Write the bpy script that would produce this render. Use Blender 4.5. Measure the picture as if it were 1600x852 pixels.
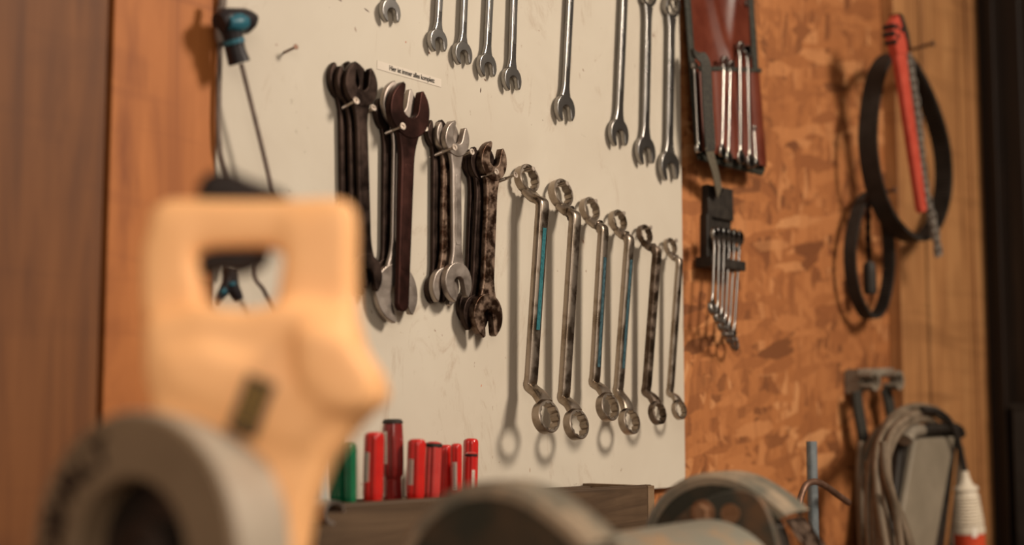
import bpy, bmesh, math, random
from mathutils import Vector, Matrix, Euler
random.seed(7)
for o in list(bpy.data.objects): bpy.data.objects.remove(o)
SC = bpy.context.scene
COL = SC.collection
PI = math.pi
R = math.radians

# ------------------------------------------------------------------ camera, world, lights, exposure
F = 1600*50/36.0
PITCH = math.atan(227/F); YAW = R(40.8)
CAM = Vector((0, -1.145, 1.2))
_f = Vector((math.cos(YAW), math.sin(YAW), 0))
RT = Vector((math.sin(YAW), -math.cos(YAW), 0))
FW = _f*math.cos(PITCH) + Vector((0, 0, math.sin(PITCH)))
UP = -_f*math.sin(PITCH) + Vector((0, 0, math.cos(PITCH)))
cd = bpy.data.cameras.new('camera'); cam = bpy.data.objects.new('camera', cd); COL.objects.link(cam)
m = Matrix((RT, UP, -FW)).transposed().to_4x4(); m.translation = CAM
cam.matrix_world = m
cd.lens = 50; cd.sensor_width = 36; cd.clip_start = .02
cd.dof.use_dof = True; cd.dof.focus_distance = 1.74; cd.dof.aperture_fstop = 2.0
SC.camera = cam
w = bpy.data.worlds.new('world'); SC.world = w; w.use_nodes = True
bg = w.node_tree.nodes['Background']
# dim ambience, gradient added for metal reflections: brighter left, dark right
_n = w.node_tree
_tc = _n.nodes.new('ShaderNodeTexCoord'); _dp = _n.nodes.new('ShaderNodeVectorMath'); _dp.operation = 'DOT_PRODUCT'
_dp.inputs[1].default_value = (-.80, -.45, .38); _n.links.new(_tc.outputs['Generated'], _dp.inputs[0])
_rp = _n.nodes.new('ShaderNodeValToRGB'); _e = _rp.color_ramp.elements
_e[0].position = .0; _e[0].color = (.11, .075, .052, 1); _e[1].position = .95; _e[1].color = (1.0, .80, .62, 1)
_n.links.new(_dp.outputs['Value'], _rp.inputs['Fac']); _n.links.new(_rp.outputs['Color'], bg.inputs[0])
bg.inputs[1].default_value = .40

def area(name, loc, target, size, power, color, size_y=None, spread=180):
    l = bpy.data.lights.new(name, 'AREA'); l.spread = R(spread); l.energy = power; l.color = color; l.size = size
    if size_y: l.shape = 'RECTANGLE'; l.size_y = size_y
    o = bpy.data.objects.new(name, l); COL.objects.link(o); o.location = loc
    o.rotation_euler = (Vector(target)-Vector(loc)).to_track_quat('-Z', 'Y').to_euler()
    return o
area('ceiling_lamp_light', (1.95, -2.5, 2.85), (1.22, 0, 1.16), .62, 27, (1, .86, .70), None, 95)
area('left_fill_light', (-.35, -1.65, 1.75), (.7, -.3, 1.2), .8, 10, (1, .88, .74))  # added unseen fill from the left, brightens the saw and metal edges
vs = SC.view_settings
SC.display_settings.display_device = 'sRGB'
vs.view_transform = 'Standard'; vs.look = 'None'; vs.gamma = 1; vs.use_curve_mapping = False
vs.exposure = 0.16

# ------------------------------------------------------------------ projection helpers (photo pixel -> point in the room)
def ray(px, py): return FW + RT*((px-800)/F) + UP*((426-py)/F)
def W(px, py, off=0.0):                     # point at distance off in front of the white board
    d = ray(px, py); t = (-off-CAM.y)/d.y; return CAM + d*t
def S(px, py, s):                           # point on the plane x = s
    d = ray(px, py); t = (s-CAM.x)/d.x; return CAM + d*t
def A(px, py, Z): return CAM + ray(px, py)*Z

# ------------------------------------------------------------------ mesh helpers
XF = {}
def thing(name, label, cat, loc=(0, 0, 0), rot=(0, 0, 0), group=None):
    o = bpy.data.objects.new(name, None); COL.objects.link(o)
    o.empty_display_size = .02
    o.location = loc; o.rotation_euler = rot
    XF[o.name] = Matrix.Translation(Vector(loc)) @ Euler(rot).to_matrix().to_4x4()
    o['label'] = label; o['category'] = cat
    if group: o['group'] = group
    return o
def tag(o, label, cat, group=None):
    o['label'] = label; o['category'] = cat
    if group: o['group'] = group
    return o
def obj(name, bm, mat, parent=None, world=False, sharp=.7, label=None, wn=True):
    if world and parent is not None:
        bm.transform(XF[parent.name].inverted())
    bmesh.ops.recalc_face_normals(bm, faces=bm.faces[:])
    me = bpy.data.meshes.new(name); bm.to_mesh(me); bm.free()
    for p in me.polygons: p.use_smooth = True
    me.set_sharp_from_angle(angle=sharp)
    me.materials.append(mat)
    o = bpy.data.objects.new(name, me); COL.objects.link(o)
    if parent is not None:
        o.parent = parent
        if parent.name in XF and parent.type == 'MESH': pass
    if wn:
        md = o.modifiers.new('flat_faces', 'WEIGHTED_NORMAL'); md.keep_sharp = True; md.weight = 80
    if label: o['label'] = label
    return o
def centre(o):                              # a single-mesh thing gets its origin at its own foot
    me = o.data
    xs = [v.co for v in me.vertices]
    c = Vector((sum(v.x for v in xs)/len(xs), sum(v.y for v in xs)/len(xs), min(v.z for v in xs)))
    me.transform(Matrix.Translation(-c)); o.location = c
    XF[o.name] = Matrix.Translation(c)
    return o
def struct(name, bm, mat):
    o = obj(name, bm, mat); o['kind'] = 'structure'; return o
def B(): return bmesh.new()
def offset(pts, b):
    n = len(pts); out = []
    ar = sum(pts[i][0]*pts[(i+1) % n][1]-pts[(i+1) % n][0]*pts[i][1] for i in range(n))
    sg = 1 if ar > 0 else -1
    for i in range(n):
        p0 = Vector(pts[i-1]); p = Vector(pts[i]); p1 = Vector(pts[(i+1) % n])
        a = (p-p0); c = (p1-p)
        if a.length < 1e-9 or c.length < 1e-9: out.append(tuple(p)); continue
        a.normalize(); c.normalize()
        na = Vector((-a.y, a.x))*sg; nc = Vector((-c.y, c.x))*sg
        k = na+nc
        if k.length < 1e-6: out.append(tuple(p)); continue
        k.normalize(); d = max(.5, k.dot(na))
        out.append(tuple(p+k*(b/d)))
    return out
def ext(bm, pts, y0, y1, b=0.0, M=None):     # outline in (x,z) extruded from y0 (front) to y1, edges rounded by b
    pts = [tuple(p) for p in pts]
    if b:
        i1 = offset(pts, b*.35); i2 = offset(pts, b)
        lay = [(i2, y0), (i1, y0+b*.35), (pts, y0+b), (pts, y1-b), (i1, y1-b*.35), (i2, y1)]
    else: lay = [(pts, y0), (pts, y1)]
    rings = []
    for P, y in lay:
        r = []
        for (x, z) in P:
            v = Vector((x, y, z))
            if M is not None: v = M @ v
            r.append(bm.verts.new(v))
        rings.append(r)
    n = len(pts)
    for a, c in zip(rings, rings[1:]):
        for i in range(n): bm.faces.new((a[i], a[(i+1) % n], c[(i+1) % n], c[i]))
    bm.faces.new(rings[0]); bm.faces.new(rings[-1])
def box(bm, c, s, b=0.0, M=None):
    x, y, z = c; a, d, h = s[0]/2, s[1]/2, s[2]/2
    ext(bm, [(x-a, z-h), (x+a, z-h), (x+a, z+h), (x-a, z+h)], y-d, y+d, b, M)
def sweep(bm, pts, prof, closed=False, ref=Vector((0, 1, 0)), scales=None, cap=True):
    pts = [Vector(p) for p in pts]; n = len(pts); rings = []
    for i, p in enumerate(pts):
        if closed: t = pts[(i+1) % n]-pts[i-1]
        else: t = pts[min(i+1, n-1)]-pts[max(i-1, 0)]
        t.normalize()
        rf = ref if abs(t.dot(ref)) < .97 else Vector((1, 0, 0))
        a = rf.cross(t).normalized(); b_ = t.cross(a).normalized()
        sc = scales[i] if scales else (1, 1)
        if not isinstance(sc, tuple): sc = (sc, sc)
        rings.append([bm.verts.new(p+a*(u*sc[0])+b_*(v*sc[1])) for u, v in prof])
    k = len(prof)
    for i in range(n if closed else n-1):
        r0, r1 = rings[i], rings[(i+1) % n]
        for j in range(k): bm.faces.new((r0[j], r0[(j+1) % k], r1[(j+1) % k], r1[j]))
    if not closed and cap: bm.faces.new(rings[0]); bm.faces.new(rings[-1])
def circ(r, n=12, ry=None, p=1.0):
    ry = r if ry is None else ry
    o = []
    for i in range(n):
        a = 2*PI*i/n; c, s = math.cos(a), math.sin(a)
        o.append((math.copysign(abs(c)**p, c)*r, math.copysign(abs(s)**p, s)*ry))
    return o
def smooth(pts, k=6, closed=False):          # catmull-rom
    pts = [Vector(p) for p in pts]; n = len(pts); out = []
    for i in range(n if closed else n-1):
        if closed: p0, p1, p2, p3 = pts[i-1], pts[i], pts[(i+1) % n], pts[(i+2) % n]
        else: p0, p1, p2, p3 = pts[max(i-1, 0)], pts[i], pts[i+1], pts[min(i+2, n-1)]
        for j in range(k):
            t = j/k
            out.append(.5*((2*p1)+(p2-p0)*t+(2*p0-5*p1+4*p2-p3)*t*t+(3*p1-p0-3*p2+p3)*t**3))
    if not closed: out.append(pts[-1])
    return out
def tube(bm, pts, r, n=10, closed=False, k=6, sm=True):
    if sm: pts = smooth(pts, k, closed)
    sweep(bm, pts, circ(r, n), closed)
def lathe(bm, prof, M=None, n=28):           # (r,h) pairs round local z
    rings = []
    for r, h in prof:
        ring = []
        for i in range(n):
            a = 2*PI*i/n; v = Vector((r*math.cos(a), r*math.sin(a), h))
            ring.append(bm.verts.new(M @ v if M is not None else v))
        rings.append(ring)
    for a, c in zip(rings, rings[1:]):
        for i in range(n): bm.faces.new((a[i], a[(i+1) % n], c[(i+1) % n], c[i]))
    bm.faces.new(rings[0]); bm.faces.new(rings[-1])
def along(p, q):                             # matrix: local z runs from p to q
    p = Vector(p); q = Vector(q)
    return Matrix.Translation(p) @ (q-p).to_track_quat('Z', 'Y').to_matrix().to_4x4()
def ringmesh(bm, c, ro, ri, y0, y1, b=.001, star=0, rotm=None, n=48):
    # annulus round y; star>0 gives a 12-point socket
    def inner(i, r):
        if not star: return r
        k = (i*star/n) % 1.0
        return r*(1+.15*(1-abs(2*k-1)))
    prof = [('o', ro-b, y0), ('o', ro, y0+b), ('o', ro, y1-b), ('o', ro-b, y1), ('i', ri+b*.6, y1), ('i', ri, y1-b), ('i', ri, y0+b), ('i', ri+b*.6, y0)]
    rings = []
    for kind, r, y in prof:
        ring = []
        for i in range(n):
            a = 2*PI*i/n; rr = inner(i, r) if kind == 'i' else r
            v = Vector((rr*math.cos(a), y, rr*math.sin(a)))
            if rotm is not None: v = rotm @ v
            ring.append(bm.verts.new(v+Vector(c)))
        rings.append(ring)
    L = len(rings)
    for j in range(L):
        a, d = rings[j], rings[(j+1) % L]
        for i in range(n): bm.faces.new((a[i], a[(i+1) % n], d[(i+1) % n], d[i]))

# ------------------------------------------------------------------ materials
def nt(name):
    mt = bpy.data.materials.new(name); mt.use_nodes = True
    n = mt.node_tree; p = n.nodes['Principled BSDF']; p.inputs['Specular IOR Level'].default_value = .28; return mt, n, p
def lk(n, a, b): n.links.new(a, b)
def coords(n, scale=(1, 1, 1), rot=(0, 0, 0), loc=(0, 0, 0)):
    tc = n.nodes.new('ShaderNodeTexCoord'); mp = n.nodes.new('ShaderNodeMapping')
    mp.inputs['Scale'].default_value = scale; mp.inputs['Rotation'].default_value = rot; mp.inputs['Location'].default_value = loc
    lk(n, tc.outputs['Object'], mp.inputs['Vector']); return mp.outputs['Vector']
def noise(n, vec, scale, detail=4, rough=.6, dist=0):
    t = n.nodes.new('ShaderNodeTexNoise'); t.inputs['Scale'].default_value = scale; t.inputs['Detail'].default_value = detail
    t.inputs['Roughness'].default_value = rough; t.inputs['Distortion'].default_value = dist
    lk(n, vec, t.inputs['Vector']); return t.outputs['Fac']
def ramp(n, fac, stops):
    r = n.nodes.new('ShaderNodeValToRGB'); e = r.color_ramp.elements
    while len(e) < len(stops): e.new(.5)
    for el, (p, c) in zip(e, stops):
        el.position = p; el.color = (*c, 1) if len(c) == 3 else c
    lk(n, fac, r.inputs['Fac']); return r.outputs['Color']
def mix(n, fac, a, b, mode='MIX'):
    x = n.nodes.new('ShaderNodeMix'); x.data_type = 'RGBA'; x.blend_type = mode
    if isinstance(fac, (int, float)): x.inputs['Factor'].default_value = fac
    else: lk(n, fac, x.inputs['Factor'])
    for s, v in ((x.inputs['A'], a), (x.inputs['B'], b)):
        if isinstance(v, tuple): s.default_value = (*v, 1)
        else: lk(n, v, s)
    return x.outputs['Result']
def bump(n, p, h, strength=.3, dist=.001):
    b = n.nodes.new('ShaderNodeBump'); b.inputs['Strength'].default_value = strength; b.inputs['Distance'].default_value = dist
    lk(n, h, b.inputs['Height']); lk(n, b.outputs['Normal'], p.inputs['Normal'])
def simple(name, c1, c2=None, rough=.5, metal=0.0, scale=60, r2=None, bmp=0, stretch=(1, 1, 1), lo=.35, hi=.65, coat=0, trans=0):
    mt, n, p = nt(name)
    c2 = c2 or c1
    v = coords(n, stretch, (0, 0, 0), (random.random()*3, 0, 0))
    f = noise(n, v, scale)
    lk(n, ramp(n, f, [(lo, c1), (hi, c2)]), p.inputs['Base Color'])
    if r2 is not None:
        g = ramp(n, f, [(lo, (rough,)*3), (hi, (r2,)*3)]); lk(n, g, p.inputs['Roughness'])
    else: p.inputs['Roughness'].default_value = rough
    p.inputs['Metallic'].default_value = metal
    p.inputs['Coat Weight'].default_value = coat
    p.inputs['Transmission Weight'].default_value = trans
    if bmp: bump(n, p, noise(n, v, scale*3), bmp, .0006)
    return mt
M = {}
M['chrome'] = simple('satin_chrome', (.27, .26, .25), (.33, .315, .30), .27, 1, 14, .29)
M['chrome_bright'] = simple('bright_chrome', (.38, .355, .33), (.44, .41, .38), .24, 1, 14, .26)
M['nickel'] = simple('worn_nickel', (.22, .17, .125), (.37, .31, .255), .25, 1, 38, .38, .12, lo=.36, hi=.54)
M['nickel_dark'] = simple('tarnished_nickel', (.075, .05, .034), (.22, .17, .135), .36, 1, 55, .6, .3, lo=.42, hi=.62)
M['dark_steel'] = simple('blackened_steel', (.016, .010, .008), (.048, .031, .025), .32, .9, 45, .5, .25)
M['rust_steel'] = simple('rusty_brown_steel', (.040, .020, .012), (.20, .14, .105), .33, .92, 75, .6, .5, lo=.42, hi=.62)
M['red_steel'] = simple('reddish_dark_steel', (.022, .010, .008), (.050, .018, .014), .30, .8, 22, .45, .2)
M['grey_steel'] = simple('dull_grey_steel', (.27, .225, .195), (.37, .32, .285), .34, .95, 40, .45, .15)
M['screw'] = simple('zinc_screw', (.33, .26, .21), (.50, .43, .37), .35, .9, 200, .5)
M['rod_brown'] = simple('brown_iron_rod', (.10, .055, .035), (.18, .10, .07), .5, .6)
M['black_rubber'] = simple('black_rubber', (.012, .010, .008), (.028, .022, .018), .6, 0, 30, .75, .2)
M['black_plastic'] = simple('black_plastic', (.014, .011, .009), (.028, .022, .017), .5, 0, 60, .6, .1)
M['post_grey'] = simple('dull_dark_grey_steel', (.022, .020, .018), (.040, .036, .032), .5, .2, 20)
M['webbing'] = simple('olive_black_webbing', (.075, .062, .042), (.13, .11, .08), .85, 0, 300, None, .4)
M['webbing_dark'] = simple('black_webbing', (.022, .020, .018), (.05, .045, .035), .7, 0, 300, None, .3)
M['roll_vinyl'] = simple('oxblood_vinyl', (.075, .013, .006), (.125, .026, .011), .38, 0, 14, .5, .2)
M['binding'] = simple('dark_green_black_binding', (.012, .013, .009), (.038, .034, .025), .7, 0, 120, None, .3)
M['tool_red'] = simple('red_painted_steel', (.38, .048, .028), (.46, .07, .042), .42, 0, 40, .55, .1)
M['saw_yellow'] = simple('orange_yellow_plastic', (.93, .49, .215), (.96, .52, .235), .45, 0, 30)
M['saw_black'] = simple('saw_black_plastic', (.012, .006, .004), (.020, .010, .007), .5, 0, 30)
M['saw_grey'] = simple('saw_grey_metal', (.155, .104, .062), (.20, .135, .082), .5, .05, 20, .55)
M['saw_light'] = simple('pale_saw_metal', (.34, .28, .22), (.40, .34, .27), .4, .1, 20, .5)
M['blade'] = simple('saw_blade_steel', (.035, .025, .02), (.07, .05, .04), .4, .7, 30)
M['grinder'] = simple('worn_teal_grey_paint', (.036, .036, .027), (.10, .06, .034), .36, .1, 14, .6, .3, lo=.50, hi=.78)
M['grinder_rim'] = simple('worn_highlight_rim', (.13, .125, .10), (.30, .23, .16), .36, .1, 20, .55, .3, lo=.40, hi=.62)  # rim highlight put into a paler base colour, mixed with wear
M['chain_steel'] = simple('dull_chain_steel', (.20, .175, .15), (.30, .265, .23), .5, .3, 60)
M['grinder_plate'] = simple('rusty_teal_plate', (.050, .050, .040), (.14, .078, .042), .5, .2, 26, .7, .4, lo=.45, hi=.68)
M['grinder_motor'] = simple('pale_worn_motor_paint', (.20, .19, .155), (.34, .19, .09), .4, .1, 16, .6, .2, lo=.50, hi=.68)
M['bolt'] = simple('rusty_bolt', (.20, .095, .045), (.30, .17, .10), .45, .4, 90)
M['grind_stone'] = simple('grinding_stone', (.16, .14, .12), (.25, .22, .19), .9, 0, 400)
M['pipe'] = simple('blue_grey_pipe', (.13, .155, .17), (.20, .225, .24), .45, .4)
M['cable'] = simple('dusty_brown_cable', (.105, .078, .052), (.20, .15, .105), .6, 0, 20)
M['lamp_glass'] = simple('dusty_grey_diffuser', (.19, .158, .115), (.24, .20, .148), .55, 0, 12)
M['bracket'] = simple('dusty_grey_bracket', (.17, .14, .105), (.27, .23, .18), .6, .2, 30)
M['plug_white'] = simple('cream_plug_plastic', (.60, .52, .41), (.68, .60, .48), .45)
M['plug_red'] = simple('red_plug_plastic', (.55, .06, .025), (.60, .08, .03), .4)
M['label_white'] = simple('white_label', (.78, .71, .62), (.82, .76, .68), .5)
M['label_cream'] = simple('cream_paper_strip', (.53, .47, .40), (.55, .49, .42), .4)
M['ink'] = simple('black_ink', (.02, .016, .014), None, .6)
M['teal_ink'] = simple('teal_inlay', (.010, .075, .09), (.03, .14, .16), .5, 0, 260)
M['teal_dark'] = simple('dark_teal_inlay', (.012, .035, .045), (.05, .10, .12), .5, 0, 260)
M['badge_yellow'] = simple('badge_yellow', (.62, .36, .06), None, .5)
M['blue_plastic'] = simple('blue_teal_plastic', (.015, .085, .125), (.025, .12, .16), .4)
M['black_gloss'] = simple('black_grip_plastic', (.010, .008, .010), (.018, .014, .016), .4)
M['cord'] = simple('grey_brown_cord', (.10, .075, .06), (.16, .12, .10), .6)
M['worktop'] = simple('dark_worktop', (.12, .075, .045), (.20, .13, .08), .6, 0, 8, None, .2, (1, 8, 1))
M['concrete'] = simple('workshop_concrete', (.20, .18, .16), (.28, .26, .23), .8, 0, 3)

def translucent(name, c, c2, rough=.16):
    mt, n, p = nt(name)
    v = coords(n); f = noise(n, v, 40)
    lk(n, ramp(n, f, [(.3, c), (.7, c2)]), p.inputs['Base Color'])
    p.inputs['Roughness'].default_value = rough
    p.inputs['Subsurface Weight'].default_value = .2; p.inputs['Subsurface Radius'].default_value = (.02, .004, .003) if c[0] > c[1] else (.003, .02, .006)
    p.inputs['Subsurface Scale'].default_value = .3
    p.inputs['Coat Weight'].default_value = .6; p.inputs['Coat Roughness'].default_value = .08
    return mt
M['drv_red'] = translucent('clear_red_acetate', (.40, .010, .009), (.50, .018, .012))
M['drv_darkred'] = translucent('dark_red_acetate', (.15, .012, .012), (.22, .020, .018))
M['drv_pink'] = translucent('rubbed_red_acetate', (.36, .03, .027), (.46, .05, .042))
M['drv_green'] = translucent('clear_green_acetate', (.004, .085, .035), (.008, .14, .06))
M['drv_blue'] = translucent('pale_blue_acetate', (.25, .33, .35), (.33, .42, .44))

def wood(name, dark, mid, light, grain=(38, 38, 2.2), rough=.6, knots=True, saw=.0):
    mt, n, p = nt(name)
    v = coords(n, grain, (0, 0, 0), (random.random()*9, 0, 3))
    f = noise(n, v, 1.0, 6, .62, 1.3)
    c = ramp(n, f, [(.28, dark), (.5, mid), (.74, light)])
    v2 = coords(n, (9, 9, 5)); g = noise(n, v2, 1.0, 3, .5, .4)
    c = mix(n, ramp(n, g, [(.5, (0, 0, 0)), (.80, (.55, .55, .55))]), c, dark)
    if saw:
        v3 = coords(n, (2.5, 2.5, 26), (0, R(12), 0)); h = noise(n, v3, 1.0, 3, .6, .8)
        c = mix(n, ramp(n, h, [(.54, (0, 0, 0)), (.70, (saw,)*3)]), c, dark)
    lk(n, c, p.inputs['Base Color']); p.inputs['Roughness'].default_value = rough
    bump(n, p, f, .25, .0012)
    return mt
M['plank_dark'] = wood('dark_brown_timber', (.080, .026, .007), (.135, .047, .012), (.175, .064, .018), saw=.35)
M['plank_warm'] = wood('warm_orange_timber', (.18, .050, .012), (.34, .115, .029), (.42, .150, .042), (16, 16, 1.6), saw=.55)
M['plank_pale'] = wood('pale_rough_timber', (.19, .080, .028), (.38, .175, .065), (.48, .25, .10), saw=.5)
M['box_wood'] = wood('old_grey_brown_wood', (.032, .018, .009), (.070, .041, .022), (.11, .068, .038), (3, 40, 40))
M['box_pale'] = wood('worn_tan_wood', (.10, .060, .033), (.17, .11, .063), (.22, .145, .088), (3, 40, 40))
M['dark_frame'] = wood('dark_brown_painted_steel', (.006, .003, .002), (.012, .006, .003), (.030, .017, .009), (30, 30, 2), .5)
M['shadow_gap'] = simple('gap_shade_dark', (.02, .010, .006), (.03, .016, .01), .8)  # near-black colour painted as shade for the plank gap

def osb():
    mt, n, p = nt('oriented_strand_board')
    cols = []
    for k, (ang, sc) in enumerate(((12, 11), (-32, 12), (58, 11), (-8, 14), (100, 12))):
        v0 = coords(n, (1, 0, 1), (0, R(ang), 0), (k*1.7, 0, k*.9))
        mp = n.nodes.new('ShaderNodeMapping'); mp.inputs['Scale'].default_value = (4.6, 0, 1.0); lk(n, v0, mp.inputs['Vector']); v = mp.outputs['Vector']
        # warp the cells a little so flakes keep ragged ends
        nz = n.nodes.new('ShaderNodeTexNoise'); nz.inputs['Scale'].default_value = 22; nz.inputs['Detail'].default_value = 5; lk(n, v, nz.inputs['Vector'])
        ad = n.nodes.new('ShaderNodeVectorMath'); ad.operation = 'MULTIPLY_ADD'
        lk(n, nz.outputs['Color'], ad.inputs[0]); ad.inputs[1].default_value = (.09, 0, .05); lk(n, v, ad.inputs[2])
        vo = n.nodes.new('ShaderNodeTexVoronoi'); vo.inputs['Scale'].default_value = sc; lk(n, ad.outputs[0], vo.inputs['Vector'])
        sp = n.nodes.new('ShaderNodeSeparateColor'); lk(n, vo.outputs['Color'], sp.inputs['Color'])
        cols.append((sp.outputs[0], sp.outputs[1], vo.outputs['Distance']))
    st = [(0.0, (.10, .032, .011)), (.15, (.22, .074, .024)), (.55, (.34, .125, .040)), (.85, (.41, .162, .056)), (1, (.54, .255, .105))]
    c = ramp(n, cols[0][0], st); h = cols[0][0]
    for a, b, d in cols[1:]:
        fac = ramp(n, b, [(.50, (0, 0, 0)), (.60, (1, 1, 1))])
        c = mix(n, fac, c, ramp(n, a, st))
        h2 = n.nodes.new('ShaderNodeMix'); h2.data_type = 'FLOAT'; lk(n, fac, h2.inputs[0]); lk(n, h, h2.inputs[2]); lk(n, a, h2.inputs[3]); h = h2.outputs[0]
    v = coords(n, (1, 1, 1)); g = noise(n, v, 3, 3, .5)
    c = mix(n, .22, c, ramp(n, g, [(.3, (.28, .098, .031)), (.7, (.37, .15, .05))]))
    fs = noise(n, coords(n, (90, 0, 14), (0, 0, 0)), 1, 4, .7, 1.0)
    c = mix(n, ramp(n, fs, [(.50, (0, 0, 0)), (.75, (.55, .55, .55))]), c, (.17, .055, .018))
    ds = noise(n, coords(n, (1, 0, 1)), 34, 4, .75, 1.5)
    c = mix(n, ramp(n, ds, [(.60, (0, 0, 0)), (.72, (.75, .75, .75))]), c, (.11, .035, .012))
    # the horizontal joint of the boards
    lk(n, c, p.inputs['Base Color']); p.inputs['Roughness'].default_value = .62
    bump(n, p, h, .35, .0015)
    return mt
M['osb'] = osb()

def whiteboard():
    mt, n, p = nt('cream_melamine_board')
    v = coords(n)
    f = noise(n, v, 5, 4, .6, .5)
    c = ramp(n, f, [(.3, (.445, .392, .322)), (.7, (.50, .452, .378))])
    sm = noise(n, coords(n, (9, 9, 3)), 1.6, 6, .75, 1.5)              # brown rubbed smudges
    c = mix(n, ramp(n, sm, [(.57, (0, 0, 0)), (.84, (.75, .75, .75))]), c, (.22, .12, .065))
    sp = noise(n, coords(n, (1, 1, .6)), 75, 3, .6, 0)                 # rust specks
    ms = noise(n, coords(n, (1, 1, 1), (0, 0, 0), (4, 4, 4)), 7, 2, .5)
    a = ramp(n, sp, [(.69, (0, 0, 0)), (.715, (1, 1, 1))]); b_ = ramp(n, ms, [(.46, (0, 0, 0)), (.56, (1, 1, 1))])
    k = mix(n, 1.0, a, b_, 'MULTIPLY')
    c = mix(n, k, c, (.14, .055, .028))
    vy = coords(n, (1, 1, 1)); wv = noise(n, coords(n, (120, 1, 3)), 1, 3, .7)   # faint vertical rubbing
    c = mix(n, ramp(n, wv, [(.62, (0, 0, 0)), (.8, (.16, .16, .16))]), c, (.42, .32, .24))
    tc = n.nodes.new('ShaderNodeTexCoord')
    for (px, py, rx, ry, rot, col, soft) in STAINS:
        q = W(px, py)
        if soft: col = tuple(v_*.52 for v_ in col); rx *= 1.25; ry *= 1.25
        mp = n.nodes.new('ShaderNodeMapping'); mp.vector_type = 'TEXTURE'
        mp.inputs['Location'].default_value = (q.x, 0, q.z); mp.inputs['Rotation'].default_value = (0, R(rot), 0)
        mp.inputs['Scale'].default_value = (rx, 1, ry)
        lk(n, tc.outputs['Object'], mp.inputs['Vector'])
        ln = n.nodes.new('ShaderNodeVectorMath'); ln.operation = 'LENGTH'; lk(n, mp.outputs[0], ln.inputs[0])
        nz = noise(n, v, 230 if soft else 500, 3, .7)
        ad = n.nodes.new('ShaderNodeMath'); ad.operation = 'MULTIPLY_ADD'; lk(n, nz, ad.inputs[0]); ad.inputs[1].default_value = 1.6 if soft else .7; lk(n, ln.outputs['Value'], ad.inputs[2])
        fac = ramp(n, ad.outputs[0], [(.62 if soft else .8, (.8,)*3 if soft else (.95,)*3), (1.45 if soft else 1.15, (0, 0, 0))])
        c = mix(n, fac, c, col)
    lk(n, c, p.inputs['Base Color']); p.inputs['Roughness'].default_value = .42
    p.inputs['Coat Weight'].default_value = .12
    return mt
STAINS = [  # photo position, half sizes in metres, tilt, colour, soft
    (457, 157, .0085, .012, 15, (.30, .18, .12), 1), (463, 203, .005, .016, 0, (.32, .20, .14), 1), (476, 236, .006, .006, 0, (.36, .24, .17), 1),
    (751, 141, .0018, .0060, 8, (.05, .02, .015), 0), (573, 16, .0075, .0016, 20, (.07, .035, .03), 0), (531, 0, .006, .0018, 10, (.10, .05, .04), 0),
    (432, 70, .0020, .0018, 0, (.22, .10, .07), 0), (758, 125, .004, .002, 30, (.10, .05, .03), 0), (655, 36, .008, .003, -30, (.45, .26, .18), 1),
    (815, 72, .004, .010, 10, (.46, .28, .19), 1), (842, 48, .005, .009, 0, (.45, .25, .16), 1), (913, 213, .016, .0035, 12, (.22, .12, .07), 1),
    (906, 118, .007, .013, 0, (.50, .33, .23), 1), (930, 95, .005, .012, 0, (.50, .33, .22), 1), (848, 188, .0013, .0013, 0, (.05, .03, .02), 0),
    (830, 162, .008, .004, 0, (.42, .27, .18), 1), (634, 66, .002, .002, 0, (.35, .12, .07), 0), (670, 527, .004, .003, 0, (.45, .22, .12), 1),
    (627, 520, .010, .0018, 10, (.45, .24, .14), 1), (752, 603, .0014, .003, 20, (.45, .16, .09), 0), (716, 642, .015, .0012, 8, (.5, .30, .2), 1),
    (690, 672, .002, .004, 0, (.40, .22, .14), 1), (770, 715, .003, .014, 5, (.42, .27, .18), 1), (992, 102, .003, .012, 0, (.45, .30, .2), 1),
    (988, 165, .0018, .008, 0, (.42, .30, .22), 1), (900, 757, .03, .006, 0, (.52, .42, .34), 1), (960, 285, .003, .003, 0, (.45, .30, .2), 1),
    (828, 735, .0012, .005, 0, (.25, .14, .09), 0), (808, 700, .003, .010, 20, (.45, .33, .25), 1)]
M['board'] = whiteboard()

# ------------------------------------------------------------------ the setting
YO = .0125                                    # strand board lies 12 mm behind the face of the white board
bm = B(); box(bm, (1.55, YO+.03, 1.3), (3.5, .06, 2.7)); o = struct('wall_back', bm, M['osb'])
xl = W(337, 300).x; xr = W(1067, 400).x; zb = W(966, 768).z
def seg(x0, x1, y0, y1, z0, z1, b=.002):
    bm = B(); box(bm, ((x0+x1)/2, (y0+y1)/2, (z0+z1)/2), (x1-x0, abs(y1-y0), z1-z0), b); return bm
# timbers left of the board: a warm plank beside it and a darker one beyond the gap
x155 = W(152, 400).x
o = struct('trim_1', seg(x155+.008, xl-.004, -.004, YO, 0, 2.6), M['plank_warm'])
struct('gap_shade_strip', seg(x155-.01, x155+.02, .006, YO-.0005, 0, 2.6, .001), M['shadow_gap'])  # added dark strip, stands in for shade between the planks
o = struct('trim_2', seg(.10, x155-.004, -.014, YO, 0, 2.6), M['plank_dark'])
# pale planks right of the strand board
x1400 = W(1402, 400, -YO+.02).x; x1450 = W(1452, 400, 0.02).x; x1535 = W(1536, 400, .02).x
struct('trim_3', seg(x1400, x1450-.003, -.014, YO, 0, 2.6), M['plank_pale'])
struct('trim_4', seg(x1450+.003, x1535-.05, -.018, YO, 0, 2.6), M['plank_pale'])
struct('trim_5', seg(x1535-.047, x1535+.05, -.024, YO, 0, 2.6), M['plank_pale'])
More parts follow.
